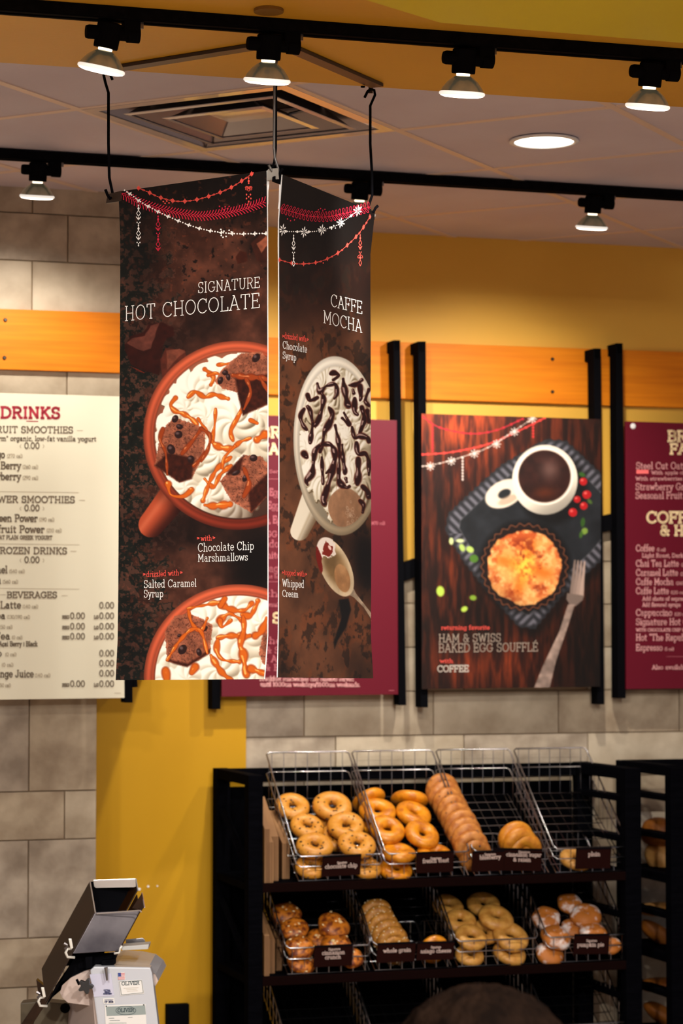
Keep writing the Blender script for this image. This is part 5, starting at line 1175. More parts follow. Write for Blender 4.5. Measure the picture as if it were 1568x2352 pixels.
# ------------------------------------------------------------------ bagels and buns
BR = random.Random(11)
def ringmesh(name, m, R=.60, r=.40, flat=.80, amp=.05, seed=0, nu=32, nv=16, twist=False):
    rr = random.Random(seed); ph = [rr.uniform(0, 6.28) for _ in range(6)]
    mb = MB(); vs = []; fs = []
    for i in range(nu):
        u = 2 * math.pi * i / nu; k = 1 + amp * math.sin(2 * u + ph[0]) + amp * .6 * math.sin(3 * u + ph[1]); cr = R * (1 + amp * .5 * math.sin(2 * u + ph[2]))
        for j in range(nv):
            v = 2 * math.pi * j / nv; q = r * k * (1 + .03 * math.sin(3 * u + 2 * v + ph[3]))
            vs.append(Vector(((cr + q * math.cos(v)) * math.cos(u), (cr + q * math.cos(v)) * math.sin(u), q * math.sin(v) * flat)))
            fs.append((i * nv + j, ((i + 1) % nu) * nv + j, ((i + 1) % nu) * nv + (j + 1) % nv, i * nv + (j + 1) % nv))
    o = mb.add(vs, fs).build(name, m, None, True); return o, vs
def bunmesh(name, m, seed=0, n=12, seg=28, h=.55):
    rr = random.Random(seed); ph = [rr.uniform(0, 6.28) for _ in range(4)]; vs = []; fs = []
    for i in range(n + 1):
        t = -math.pi / 2 + math.pi * i / n
        for j in range(seg):
            u = 2 * math.pi * j / seg; q = math.cos(t) * (1 + .04 * math.sin(2 * u + ph[0]) + .03 * math.sin(5 * u + ph[1])); z = math.sin(t) * h
            if z > 0: z += -.14 * math.exp(-(q / .22) ** 2) + .03 * math.sin(3 * u + ph[2]) * q
            vs.append(Vector((q * math.cos(u), q * math.sin(u), z)))
    for i in range(n):
        for j in range(seg): fs.append((i * seg + j, i * seg + (j + 1) % seg, (i + 1) * seg + (j + 1) % seg, (i + 1) * seg + j))
    return MB().add(vs, fs).build(name, m, None, True), vs
def bits(par, vs, m, name, n, size, seed, up=True, flatk=1.0):
    rr = random.Random(seed); mb = MB()
    c = [v for v in vs if (v.z > .02 or not up)]
    for _ in range(n):
        p = rr.choice(c); s = size * rr.uniform(.7, 1.4); a = rr.uniform(0, 6.28); X = Vector((math.cos(a), math.sin(a), 0)) * s * 1.3; Y = Vector((-math.sin(a), math.cos(a), 0)) * s * .8; Z = EZ * s * .8 * flatk
        mb.add([p + X, p + Y, p - X, p - Y, p + Z, p - Z], [(0, 1, 4), (1, 2, 4), (2, 3, 4), (3, 0, 4), (1, 0, 5), (2, 1, 5), (3, 2, 5), (0, 3, 5)])
    o = mb.build(name, m, par, recalc=False); tag(o, kind='stuff'); return o
MB1 = mat('bagel_pale_crust', (218, 152, 54), .45, col2=(192, 118, 28), scale=5, lo=.3, hi=.8, coat=.15)
MB2 = mat('bagel_amber_crust', (226, 144, 18), .4, col2=(168, 84, 12), scale=2.4, lo=.42, hi=.75, coat=.25)
MB3 = mat('bagel_rosy_crust', (206, 136, 62), .5, col2=(170, 98, 36), scale=3, coat=.1)
MB4 = mat('bagel_gold_crust', (224, 150, 40), .45, col2=(194, 116, 24), scale=3, coat=.15)
MB5 = mat('bun_toasted_top', (204, 118, 26), .5, col2=(112, 46, 10), scale=3.2, lo=.42, hi=.6, coat=.1)
MB6 = mat('bagel_grain_crust', (192, 132, 48), .55, col2=(156, 98, 30), scale=4)
MB7 = mat('bagel_plain_crust', (208, 154, 72), .5, col2=(182, 124, 50), scale=3, coat=.1)
MB8 = mat('bun_sugared', (178, 104, 34), .6, col2=(236, 226, 222), scale=1.5, lo=.52, hi=.68)
MCH = mat('chocolate_chip', (46, 22, 14), .4); MBB = mat('blueberry_bit', (34, 26, 52), .4); MOA = mat('oat_flake', (244, 222, 180), .6); MIC = mat('white_icing', (240, 214, 160), .4)
PROTO = {}
def reg(kind, mk, m, seeds, bit=None):
    L = []
    for sd in seeds:
        o, vs = mk(kind_name[kind], m, seed=sd)
        if bit: bits(o, vs, *bit, sd)
        kids(o); L.append(o)
    PROTO[kind] = [L, [False] * len(L)]
kind_name = dict(choc='bagel', toast='bagel', blue='bagel', cinn='bagel', crunch='bun', grain='bagel', plain='bagel', sugar='bun', cheese='bagel')
bt = lambda m, name, n, s: (m, name, n, s)
def rg(kind, mk, m, seeds, b=None):
    L = []
    for sd in seeds:
        o, vs = mk(kind_name[kind], m, seed=sd)
        if b: bits(o, vs, b[0], b[1], b[2], b[3], sd, up=b[4])
        kids(o); L.append([o, False])
    PROTO[kind] = L
rg('choc', ringmesh, MB1, (1, 2, 3), (MCH, 'chocolate_chips', 44, .062, False))
rg('toast', ringmesh, MB2, (4, 5, 6), None)
rg('blue', ringmesh, MB3, (7, 8), (MBB, 'blueberries', 10, .06, False))
rg('cinn', ringmesh, MB4, (9,), (MCH, 'raisins', 10, .04, False))
rg('crunch', bunmesh, MB5, (10, 11), (MIC, 'icing', 8, .10, True))
rg('grain', ringmesh, MB6, (12,), (MOA, 'oat_flakes', 90, .045, False))
rg('plain', ringmesh, MB7, (14, 15), None)
rg('sugar', bunmesh, MB8, (16, 17), None)
rg('cheese', ringmesh, MB2, (18,), None)
NB = [0]
def bread(kind, bk, px, py, wpx, h, label, group, tilt=(0, 0), up=False, cat=None, spin=None):
    """bread seen at (px, py), wpx wide, resting h (in its own radii) over the floor of basket bk"""
    c0_, n, sdn = BK[bk]
    p0 = wp(px, py, .3); rad = wpx / 2.0 / F * p0.y
    p = onplane(px, py, c0_ + n * (h * rad), n)
    rad = wpx / 2.0 / F * p.y
    p = onplane(px, py, c0_ + n * (h * rad), n)
    dm = dBF - .78 * rad
    if w2(p)[1] > dm:
        rad = wpx / 2.0 / F * wp(px, py, dm).y; p = wp(px, py, dBF - .78 * rad)
    L = PROTO[kind]; e = L[NB[0] % len(L)]; NB[0] += 1
    if not e[1]: o = e[0]; e[1] = True
    else: o = copy_tree(e[0])
    z = n if not up else (sdn * .93 + n * .36).normalized()
    if tilt != (0, 0): z = (z + WD * tilt[0] + WN * tilt[1]).normalized()
    x = z.cross(EZ).normalized(); a = BR.uniform(0, 6.28) if spin is None else spin
    q = z.to_track_quat('Z', 'Y'); M = q.to_matrix() @ Matrix.Rotation(a, 3, 'Z')
    o.rotation_euler = M.to_euler(); o.scale = (rad, rad, rad); o.location = p
    tag(o, label, cat or kind_name[kind], group)
    return o
gc = 'chocolate chip bagels in the top left basket'; b = (0, 0)
for (x, y, w, h, l) in ((764, 1884, 76, .40, 'chocolate chip bagel mostly hidden under the back right one of the pile'), (771, 1925, 78, .40, 'chocolate chip bagel in the gap between the middle and front pairs'), (716, 1990, 76, .36, 'chocolate chip bagel at the bottom behind the front wires, left of its card'), (838, 1992, 76, .36, 'chocolate chip bagel at the bottom behind the front wires, right of its card'),
                        (672, 1853, 80, .95, 'chocolate chip bagel at the back left, partly behind the kraft bags'), (763, 1852, 89, 1.1, 'largest chocolate chip bagel, at the back right of its basket'), (705, 1899, 80, .95, 'chocolate chip bagel in the middle of the left column, next to the kraft bags'), (794, 1898, 87, 1.1, 'chocolate chip bagel in the middle of the right column'), (722, 1943, 84, 1.0, 'chocolate chip bagel at the front left of its basket'), (819, 1940, 88, 1.1, 'chocolate chip bagel at the front right, just over its card')):
    bread('choc', b, x, y, w, h, l, gc, (BR.uniform(-.12, .12), .12 + BR.uniform(-.1, .1)))
gc = 'amber french toast bagels in the second upper basket'; b = (0, 1)
for (x, y, w, h, l, tl) in ((846, 1838, 80, .6, 'amber bagel at the back left seen nearly edge on', (-.2, -1.2)), (940, 1838, 86, .6, 'amber bagel at the back right leaning back, brown on its underside', (.2, -.9)), (870, 1900, 74, .36, 'amber bagel hidden beneath the left column, behind the basket side', (0, 0)), (867, 1864, 84, .9, 'amber bagel second from the back in the left column', (-.1, .1)), (949, 1870, 85, .9, 'amber bagel second from the back in the right column', (.1, 0)), (889, 1906, 84, 1.0, 'amber bagel with a wide hole, third from the back on the left', (0, .2)), (969, 1917, 83, 1.0, 'amber bagel with a twisted hole, third from the back on the right', (.1, .2)), (914, 1959, 84, 1.0, 'amber bagel at the front left, behind the basket wires', (0, -.3)), (998, 1962, 84, .9, 'amber bagel at the front right peeking over the french toast card', (0, -.2)), (908, 1998, 76, .36, 'amber bagel at the bottom of the front left stack', (0, 0))):
    bread('toast', b, x, y, w, h, l, gc, tl)
gc = 'blueberry bagels standing in a row in the third upper basket'; b = (0, 2)
bl = [(1010, 1812), (1018, 1828), (1026, 1844), (1035, 1861), (1044, 1878), (1053, 1895), (1062, 1911), (1070, 1927), (1078, 1943), (1086, 1960)]
od = ['backmost', 'second', 'third', 'fourth', 'fifth', 'sixth', 'seventh', 'eighth', 'ninth', 'tenth and frontmost']
for k, (x, y) in enumerate(bl):
    bread('blue', b, x + 4, y + 3, 80, .92, 'blueberry bagel standing on edge, %s from the back of the long row' % od[k] if k else 'blueberry bagel standing on edge at the very back of the long row', gc, (BR.uniform(-.06, .06), BR.uniform(-.05, .05)), up=True)
gc = 'cinnamon raisin bagels leaning in the third upper basket'
for (x, y, l) in ((1184, 1926, 'cinnamon raisin bagel standing on edge, back of a row of three'), (1194, 1940, 'cinnamon raisin bagel standing on edge, middle of a row of three'), (1204, 1954, 'cinnamon raisin bagel standing on edge, front of a row of three, over its card')):
    bread('cinn', b, x, y, 84, .92, l, gc, up=True)
bread('plain', (0, 3), 1322, 1974, 74, .4, 'single golden plain bagel lying behind the plain card in the nearly empty basket', None)
gc = 'cinnamon crunch buns in the middle row left basket'; b = (1, 0)
for (x, y, w, h, l) in ((656, 2100, 70, .6, 'shadowed brown bun at the far back left of the middle row'), (732, 2158, 60, .5, 'brown bun hidden under the right pair of cinnamon buns'), (676, 2134, 66, 1.1, 'toasted bun with cracked top, second from the back on the left beside the bags'), (766, 2128, 78, 1.1, 'round toasted bun at the back right of its basket'), (688, 2176, 70, 1.1, 'toasted bun with white icing at the front left, behind the rim'), (772, 2174, 76, 1.0, 'toasted bun at the front right peeking over its card'), (692, 2212, 66, .5, 'toasted bun at the bottom of the front left stack'), (804, 2200, 60, .5, 'toasted bun showing right of the cinnamon crunch card')):
    bread('crunch', b, x, y, w, h, l, gc, (BR.uniform(-.15, .15), .1))
gc = 'whole grain bagels standing in a row in the middle row'; b = (1, 1)
for k, (x, y) in enumerate(((862, 2100), (869, 2116), (878, 2132), (889, 2148), (900, 2164), (908, 2180))):
    bread('grain', b, x, y, 76, .95, 'oat topped whole grain bagel on edge, %s in its row' % (['backmost and darkest', 'second from the back', 'third from the back', 'fourth from the back', 'fifth from the back', 'frontmost'][k]), gc, up=True)
bread('cheese', b, 996, 2180, 68, .95, 'orange cheese bagel peeking over the asiago cheese card', None, up=True)
gc = 'plain pale bagels in the middle row third basket'; b = (1, 2)
for (x, y, w, h, l) in ((1028, 2082, 74, .6, 'dim pale bagel at the far back left of its basket'), (1110, 2078, 78, .6, 'dim pale bagel at the far back right of its basket'), (1112, 2142, 74, .4, 'pale bagel beneath, between the left and right columns'), (1056, 2115, 74, 1.0, 'pale bagel at the middle left behind the basket side'), (1138, 2108, 82, 1.1, 'pale bagel with an open hole at the middle right'), (1081, 2153, 76, 1.1, 'pale bagel at the front left behind the rim'), (1172, 2152, 86, 1.1, 'pale bagel at the front right behind the rim'), (1078, 2194, 68, .45, 'pale bagel at the bottom of the front left stack'), (1170, 2190, 76, .45, 'pale bagel at the bottom of the front right stack')):
    bread('plain', b, x, y, w, h, l, gc, (BR.uniform(-.1, .1), .1 + BR.uniform(-.1, .1)))
gc = 'sugar dusted buns in the middle row right basket'; b = (1, 3)
for (x, y, w, h, l) in ((1308, 2076, 60, .8, 'sugar dusted bun at the far back, bluish in the shade'), (1316, 2134, 60, .5, 'sugared bun lying under the large right one'), (1254, 2110, 68, 1.0, 'sugar dusted bun at the back left of its basket'), (1345, 2104, 72, 1.2, 'large sugar dusted bun with a dented top at the back right'), (1276, 2154, 72, 1.1, 'sugar dusted bun at the front left behind the rim'), (1361, 2146, 70, 1.0, 'sugar dusted bun peeking over its card at the front right'), (1262, 2192, 70, .5, 'sugared bun at the bottom of the front left stack'), (1402, 2172, 50, .6, 'small sugared bun showing right of the pumpkin card')):
    bread('sugar', b, x, y, w, h, l, gc, (BR.uniform(-.15, .15), .1))
for k, L in PROTO.items():
    for o, used in L:
        if not used:
            for c in CHILD[o.name]: bpy.data.objects.remove(c)
            bpy.data.objects.remove(o)

# price cards on the rims
M_CARD = mat('dark_brown_card', (30, 12, 10), .6, spec=.08)
M_CTX = mat('card_lettering', (206, 180, 170), .6)
def card(x0, x1, y0, y1, sl, lines, label, d=dBF + .012):
    ps = [(x0, y0), (x1, y0 + sl * (x1 - x0)), (x1 - 3, y1 + sl * (x1 - x0)), (x0 - 3, y1)]
    lean = lambda x, y: wp(x, y, d + .010 * (y - y0) / (y1 - y0))
    r = MB().prism([lean(x, y) for x, y in ps], -WN * .002).build('flavour_card', M_CARD, None, bevel=.0005)
    tag(r, label, 'card')
    f = lambda x, y: lean(x, y) + WN * .0012
    MB().prism([f(x, y) for x, y in ((x0 + .5, y0 + .5), (x1 - .5, y0 + .5 + sl * (x1 - x0)), (x1 - 1, y0 + 4 + sl * (x1 - x0)), (x0, y0 + 4))], -WN * .004).build('clip', M_BLK, r)
    for s, a, b_, y, h in lines: decal(text_quads(s, (a, y), (b_, y + sl * (b_ - a)), h, 1.5 if h > 7 else .9), f, 'lettering', M_CTX, r)
    return r
card(741, 830, 1966, 2014, -.055, [('Signature', 774, 796, 1984, 5), ('chocolate chip', 746, 820, 1995, 9)], 'dark brown card reading chocolate chip')
card(958, 1043, 1957, 2006, -.045, [('Signature', 988, 1013, 1974, 5), ('french toast', 970, 1030, 1982, 9)], 'dark brown card reading french toast')
card(1085, 1158, 1955, 2003, -.045, [('Signature', 1112, 1138, 1965, 5), ('blueberry', 1101, 1149, 1974, 9)], 'dark brown card reading blueberry')
card(1132, 1245, 1947, 1999, .02, [('Signature', 1190, 1216, 1959, 5), ('cinnamon sugar', 1162, 1242, 1966, 8.5), ('& raisin', 1178, 1218, 1978, 8.5)], 'dark brown card reading cinnamon sugar & raisin', dBF + .006)
card(1323, 1404, 1947, 1996, -.02, [('plain', 1350, 1377, 1966, 9)], 'dark brown card reading plain')
card(722, 811, 2172, 2222, -.05, [('Signature', 754, 781, 2183, 5), ('cinnamon', 739, 791, 2193, 8.5), ('crunch', 746, 782, 2203, 8.5)], 'dark brown card reading cinnamon crunch')
card(867, 955, 2166, 2212, -.045, [('whole grain', 880, 943, 2188, 8.5)], 'dark brown card reading whole grain')
card(959, 1044, 2163, 2206, -.03, [('Signature', 989, 1012, 2178, 5), ('asiago cheese', 965, 1035, 2189, 8.5)], 'dark brown card reading asiago cheese')
card(1319, 1400, 2145, 2192, -.012, [('Signature', 1346, 1370, 2163, 5), ('pumpkin pie', 1325, 1386, 2174, 8.5)], 'dark brown card reading pumpkin pie')

# kraft paper bags between the post and the first basket
MK = mat('kraft_paper', (150, 110, 70), .75, col2=(132, 94, 58), scale=6, bump=.1, bscale=20)
for row, (dy, xs) in enumerate(((0, [(604, 627, 1796), (618, 652, 1830), (645, 676, 1862), (606, 640, 1850)]), (222, [(604, 626, 1840), (615, 640, 1860), (632, 655, 1885)]))):
    for k, (x0, x1, yt) in enumerate(xs):
        yb = 2018 + dy * .99 - k * 2; d0 = dF - .03 - .05 * (k % 3); 
        T0 = wp(x0 - 6, yt + dy, d0 - .14); zz = w2(T0)[2]
        a = w2(wp(x0 + 3, 1950, d0))[0]; a2 = w2(wp(x1 + 3, 1950, d0))[0]; zb = ZSH[row]
        zm = zb + (zz - zb) * .55
        P = [wl(a, d0, zb), wl(a, d0, zm), wl(a, d0 - .16, zz), wl(a, d0 - .17, zz - .004), wl(a, d0 - .18, zb)]
        o = MB().prism(P, WD * max(.012, (a2 - a) * .55)).build('paper_bag_stack', MK, None, bevel=.002)
        tag(o, 'kraft paper bag bundle %s' % (['leaning back against the rack post, top row', 'second in from the post, top row', 'nearest the chocolate chip bagels, top row', 'short and low at the rack post, top row'][k] if row == 0 else ['against the rack post, middle row', 'in the middle of the middle-row bags', 'nearest the toasted buns, middle row'][k]), 'paper bag', 'kraft paper bags standing at the left of the rack')
        for q in range(1, 4):
            e = max(.012, (a2 - a) * .55) * q / 4; MB().prism([p + WD * e + (p - P[0]).normalized() * .0 for p in (wl(a, d0 + .0015, zb + .002), wl(a, d0 + .0015, zm), wl(a, d0, zm), wl(a, d0, zb + .002))], WD * .0016).build('fold_edge', mat('kraft_edge', (120, 84, 54), .8), o)

# loaves in the right-hand rack
def loaf(x, y, rx, ry, rz, label, m, d=.30, rot=0.0):
    p = wp(x, y, d); n_, seg = 14, 24; vs = []; fs = []
    for i in range(n_ + 1):
        t = -math.pi / 2 + math.pi * i / n_
        for j in range(seg):
            u = 2 * math.pi * j / seg; ct_, st_ = abs(math.cos(t)) ** .8, math.sin(t)
            w_ = 1 + .05 * math.sin(3 * u + x) + .04 * math.sin(4 * t + x); a_, b_, c_ = ct_ * math.cos(u) * rx * w_, ct_ * math.sin(u) * ry * w_, st_ * rz
            vs.append(p + WD * (a_ * math.cos(rot) - c_ * math.sin(rot)) + WN * b_ + EZ * (a_ * math.sin(rot) + c_ * math.cos(rot)))
    for i in range(n_):
        for j in range(seg): fs.append((i * seg + j, i * seg + (j + 1) % seg, (i + 1) * seg + (j + 1) % seg, (i + 1) * seg + j))
    o = MB().add(vs, fs).build('loaf', m, None, True); tag(o, label, 'bread'); return o
ML1 = mat('loaf_crust', (176, 104, 26), .6, col2=(126, 66, 14), scale=14, bump=.15, bscale=30); ML2 = mat('loaf_flour', (214, 160, 90), .6, col2=(176, 116, 50), scale=18, bump=.15, bscale=30)
loaf(1512, 1912, .055, .07, .05, 'round brown loaf behind the upper rails of the right rack', ML1, .2)
loaf(1530, 1972, .075, .06, .06, 'golden loaf below the round loaf in the right rack', ML2, .2, -.7)
loaf(1515, 2088, .09, .06, .022, 'flat wrapped loaf on the second shelf of the right rack', ML2, .2)
loaf(1520, 2152, .09, .05, .030, 'long golden loaf slanting down in the right rack', ML1, .2, -.6)
loaf(1515, 2262, .08, .05, .024, 'dim flat loaf on the third level of the right rack', ML1, .2)
loaf(1530, 2338, .09, .05, .030, 'golden loaf slanting at the bottom of the right rack', ML1, .2, -.6)
for (y0, y1, x0, x1, lab) in ((1880, 1925, 1470, 1545, 'upper'),):
    MB().prism([wp(x, y, .10) for x, y in ((1462, 1865), (1560, 1865), (1560, 2006), (1462, 2006))], -WN * .006).build('backing_paper', mat('cream_paper', (214, 200, 176), .7), rk2)
MB().prism([wp(x, y, .10) for x, y in ((1340, 1795), (1366, 1797), (1366, 1882), (1340, 1880))], -WN * .006).build('backing_paper', MATS['cream_paper'], rk)

# ------------------------------------------------------------------ bagel slicer
YS = 6.2
M_BRN = mat('dark_brown_enamel', (46, 24, 6), .35, col2=(36, 18, 4), scale=3, coat=.05, spec=.2); M_MACH = mat('white_enamel', (200, 204, 212), .3, coat=.3); M_PALE = mat('warm_white_enamel', (206, 186, 176), .45)
sl_ = empty('bagel_slicer', at(270, 2352, YS)); tag(sl_, 'white bagel slicer with a slanted dark brown chute in front of the yellow pier', 'slicer')
def plate(px, Ys, th, name, m, bevel=.0015, dirv=Vector((0, 1, 0))):
    Ys = Ys if isinstance(Ys, (list, tuple)) else [Ys] * len(px)
    return MB().prism([at(x, y, Y) for (x, y), Y in zip(px, Ys)], dirv * th).build(name, m, sl_, bevel=bevel)
# lower body
plate([(207, 2228), (216, 2220), (345, 2222), (349, 2235), (388, 2560), (232, 2560), (224, 2352)], YS - .10, .042, 'body', M_MACH, .004)
plate([(160, 2302), (208, 2232), (226, 2352), (236, 2560), (150, 2560), (156, 2352)], [YS + .12, YS - .085, YS - .085, YS - .085, YS + .12, YS + .12], .012, 'side_cover', M_PALE, .002)
arch = [(356, 2266), (364, 2252), (357, 2238), (339, 2224), (306, 2217), (268, 2215), (230, 2219), (194, 2230), (163, 2245), (143, 2263), (138, 2279), (143, 2291), (156, 2303), (210, 2310), (330, 2300)]
plate(arch, YS - .055, .006, 'hood_front', M_PALE, 0)
MB_ = MB(); rim_ = [at(x, y, YS - .058) for x, y in arch[:12]]; n_ = len(rim_)
MB_.add(rim_ + [p + Vector((0, .27, 0)) for p in rim_], [(i, i + 1, i + 1 + n_, i + n_) for i in range(n_ - 1)]).build('hood_band', M_MACH, sl_, recalc=False)
plate([(232, 2302), (330, 2302), (366, 2560), (240, 2560)], YS - .055, .22, 'body_core', M_MACH, .002)
# chute: slanted rectangular channel
Fp_, Wp_, Dp_, Ap_ = at(219, 2096, YS - .08), at(325, 2090, YS - .04), at(208, 2025, YS + .06), at(106, 2303, YS - .16)
VW, VD, VA = Wp_ - Fp_, Dp_ - Fp_, Ap_ - Fp_
def sheet(o, u, v, t, name, m): return MB().prism([o, o + u, o + u + v, o + v], t).build(name, m, sl_, bevel=.0008)
nf_ = VW.cross(VA).normalized() * .003; nl_ = VD.cross(VA).normalized() * .003
sheet(Fp_, VD, VA, nl_, 'chute_side', M_BRN); sheet(Fp_, VW, VA * .46, nf_, 'chute_front', mat('dark_smudged_steel', (104, 98, 100), .3, metal=.85, col2=(60, 56, 60), scale=7))
sheet(Fp_ + VD, VW, VA * .98, -nf_, 'chute_back', M_BLK); sheet(Fp_ + VW + VD * .62, VD * .38, VA, nl_, 'chute_side', M_BRN); sheet(Fp_ + VW + VD * .0 + VA * .02, VD * .55, VA * .5, nl_, 'chute_side', M_BRN)
plate([(325, 2092), (332, 2083), (326, 2051), (303, 2086)], YS - .03, .003, 'chute_flap', M_BRN, .0005)
plate([(214, 2021), (311, 2018), (312, 2036), (308, 2038), (220, 2040), (216, 2036)], YS + .050, .003, 'chute_lip', mat('bright_scratched_steel', (224, 220, 216), .25, metal=.7), .001)
# bright cut edges
for P in ([(207, 2025), (219, 2096)], [(222, 2099), (320, 2091), (325, 2095)], [(312, 2018), (317, 2046)], [(326, 2051), (332, 2084)]):
    MB().tube([at(x, y, YS - .085 if y > 2060 else YS + .02) for x, y in P], .0016, 5).build('edge_strip', MATS['bright_scratched_steel'], sl_)
plate([(175, 2192), (272, 2188), (262, 2212), (262, 2216), (190, 2232), (130, 2262), (107, 2308), (120, 2290)], YS - .05, .01, 'carriage_plate', M_BLK, .001)
plate([(83, 2250), (89, 2292), (46, 2356), (10, 2420), (60, 2420), (75, 2352), (106, 2304), (120, 2280)], YS - .03, .03, 'chute_leg', M_BRN, .001)
plate([(47, 2304), (96, 2300), (160, 2306), (160, 2560), (46, 2560)], YS + .13, .06, 'rear_housing', mat('grey_brown_housing', (96, 84, 62), .5), .003)
M_BRI = mat('bright_zinc', (240, 238, 228), .3, metal=.3)
def clamp(x, y):
    MB().tube([at(x + 20, y + 33, YS - .17), at(x + 4, y + 32, YS - .18), at(x, y + 22, YS - .18), at(x + 3, y + 14, YS - .18), at(x + 12, y + 13, YS - .17)], .0036, 6).build('clamp', M_BRI, sl_, True)
    plate([(x + 6, y - 10), (x + 13, y - 10), (x + 17, y + 12), (x + 11, y + 14)], YS - .18, .006, 'clamp_tab', M_BRI)
    MB().tube([at(x - 4, y + 1, YS - .19), at(x + 4, y + 5, YS - .19)], [.004, .0025], 6).build('wing_screw', M_STL, sl_); MB().tube([at(x - 2, y + 14, YS - .19), at(x + 5, y + 8, YS - .19)], [.004, .0025], 6).build('wing_screw', M_STL, sl_)
clamp(151, 2166); clamp(88, 2278)
MB().tube([at(262, 2190, YS - .12), at(274, 2188, YS - .12), at(276, 2178, YS - .12), at(280, 2172, YS - .12)], .003, 6).build('clamp', M_BRI, sl_, True)
plate([(288, 2158), (328, 2154), (333, 2160), (333, 2170), (290, 2172)], YS + .02, .004, 'tray_back', M_STL); plate([(278, 2174), (342, 2169), (340, 2180), (280, 2183)], YS - .06, .06, 'tray', mat('pale_grey_tray', (190, 190, 186), .4))
plate([(195, 2198), (212, 2197), (212, 2222), (198, 2226)], YS - .08, .02, 'mount', M_BLK); plate([(233, 2206), (265, 2203), (265, 2214), (233, 2218)], YS - .08, .02, 'mount', M_BLK)
# star knob, adjusting screw
kp = at(196, 2266, YS - .135); mb = MB(); R_ = []
for k in range(30):
    a = 2 * math.pi * k / 30; r = .0155 + .0045 * math.cos(5 * a + .4); R_.append(kp + Vector((math.cos(a) * r, 0, math.sin(a) * r)))
mb.prism(R_, Vector((0, .022, 0))).build('star_knob', mat('black_plastic', (30, 28, 28), .5), sl_, bevel=.002)
MB().tube([kp + Vector((0, .02, 0)), kp + Vector((0, .05, 0))], .007, 8).build('knob_shaft', M_STL, sl_); MB().tube([at(176, 2249, YS - .13), at(182, 2262, YS - .13)], .0035, 6).build('knob_handle', M_BLK, sl_)
MB().tube([at(243, 2222, YS - .12), at(244, 2232, YS - .12), at(246, 2252, YS - .12)], [.005, .004, .0025], 8).build('adjusting_screw', M_STL, sl_)
MB().lathe([(0, 0), (.013, 0), (.013, .006), (0, .006)], at(150, 2315, YS + .10), Vector((0, -1, 0)), 12).build('side_knob', M_BLK, sl_)
# stickers
fs_ = lambda x, y: at(x, y, YS - .1022); fs2 = lambda x, y: at(x, y, YS - .1026); fs3 = lambda x, y: at(x, y, YS - .1030)
def stick(px, name, m, f=fs_): return decal([px], f, name, m, sl_)
M_ST = mat('sticker_white', (236, 234, 230), .5); M_SG = mat('sticker_grey', (150, 162, 160), .5); M_SN = mat('navy_ink', (44, 52, 110), .6); M_SK = mat('dark_teal_ink', (44, 70, 76), .6); M_SR = mat('red_ink', (206, 66, 78), .6); M_SB = mat('blue_ink', (46, 66, 140), .6); M_SL = mat('sticker_lilac', (206, 206, 226), .4)
plate([(206, 2238), (255, 2236), (262, 2287), (216, 2290)], YS - .102, .001, 'blue_white_sticker', M_SL, 0)
for s, x0, x1, y in (('CUTTING', 238, 253, 2276), ('HEIGHT', 240, 254, 2280), ('ADJUSTMENT', 237, 257, 2284)): decal(text_quads(s, (x0, y), (x1, y), 3, .8), fs3, 'lettering', M_SN, sl_)
stick([(270, 2234), (286, 2233), (288, 2250), (272, 2251)], 'flag_sticker', M_ST)
qq = [];
for k in range(5): seg_quads((271.5, 2236 + k * 3.2), (286, 2235.4 + k * 3.2), 1.5, qq)
decal(qq, fs2, 'flag_stripes', M_SR, sl_); decal([[(270.5, 2234.5), (277.5, 2234.2), (278.5, 2243), (271.5, 2243.4)]], fs3, 'flag_canton', M_SB, sl_)
stick([(272, 2253), (326, 2250), (331, 2282), (277, 2287)], 'label_sticker', M_ST)
qq = []; pline([(274, 2255), (325, 2252), (329, 2280), (279, 2285), (274, 2255)], 1.0, qq); decal(qq, fs2, 'sticker_border', M_SK, sl_)
decal(text_quads('OLIVER', (279, 2263), (320, 2261), 7.5, 1.5), fs2, 'lettering', M_SK, sl_)
qq = []
for (a, b_, y) in ((284, 318, 2270), (290, 314, 2273.5), (292, 316, 2277)): seg_quads((a, y), (b_, y - 1.5), .8, qq)
decal(qq, fs2, 'small_print', M_INK_L, sl_)
stick([(236, 2293), (262, 2292), (264, 2305), (238, 2306)], 'number_sticker', M_ST); decal(text_quads('CP 3838', (240, 2303.5), (260, 2303), 4, 1.2), fs2, 'lettering', M_SN, sl_); qq = []; seg_quads((240, 2296), (260, 2295.5), .8, qq); seg_quads((240, 2298.5), (258, 2298), .8, qq); decal(qq, fs2, 'small_print', M_SN, sl_)
stick([(240, 2309), (334, 2306), (340, 2420), (246, 2420)], 'name_plate', M_ST); stick([(243, 2312), (333, 2309), (335, 2330), (245, 2334)], 'name_plate_band', M_SG, fs2)
decal(text_quads('OLIVER', (270, 2325), (308, 2323), 8, 1.6), fs3, 'lettering', M_SK, sl_)
qq = []; pline([(289 + 23 * math.cos(t), 2321 - 10 * math.sin(t)) for t in [i * .3 for i in range(3, 24)]], 1.1, qq); decal(qq, fs3, 'oval_emblem', M_SK, sl_)
qq = []
for (a, b_, y) in ((250, 262, 2339), (252, 275, 2344), (294, 304, 2337), (250, 290, 2350)): seg_quads((a, y), (b_, y - .5), .9, qq)
decal(qq, fs2, 'small_print', M_SK, sl_)
for (x, y) in ((244, 2311), (330, 2308)): MB().lathe([(0, 0), (.0018, 0), (.0014, .001)], at(x, y, YS - .1025), Vector((0, -1, 0)), 8).build('rivet', M_BLK, sl_)
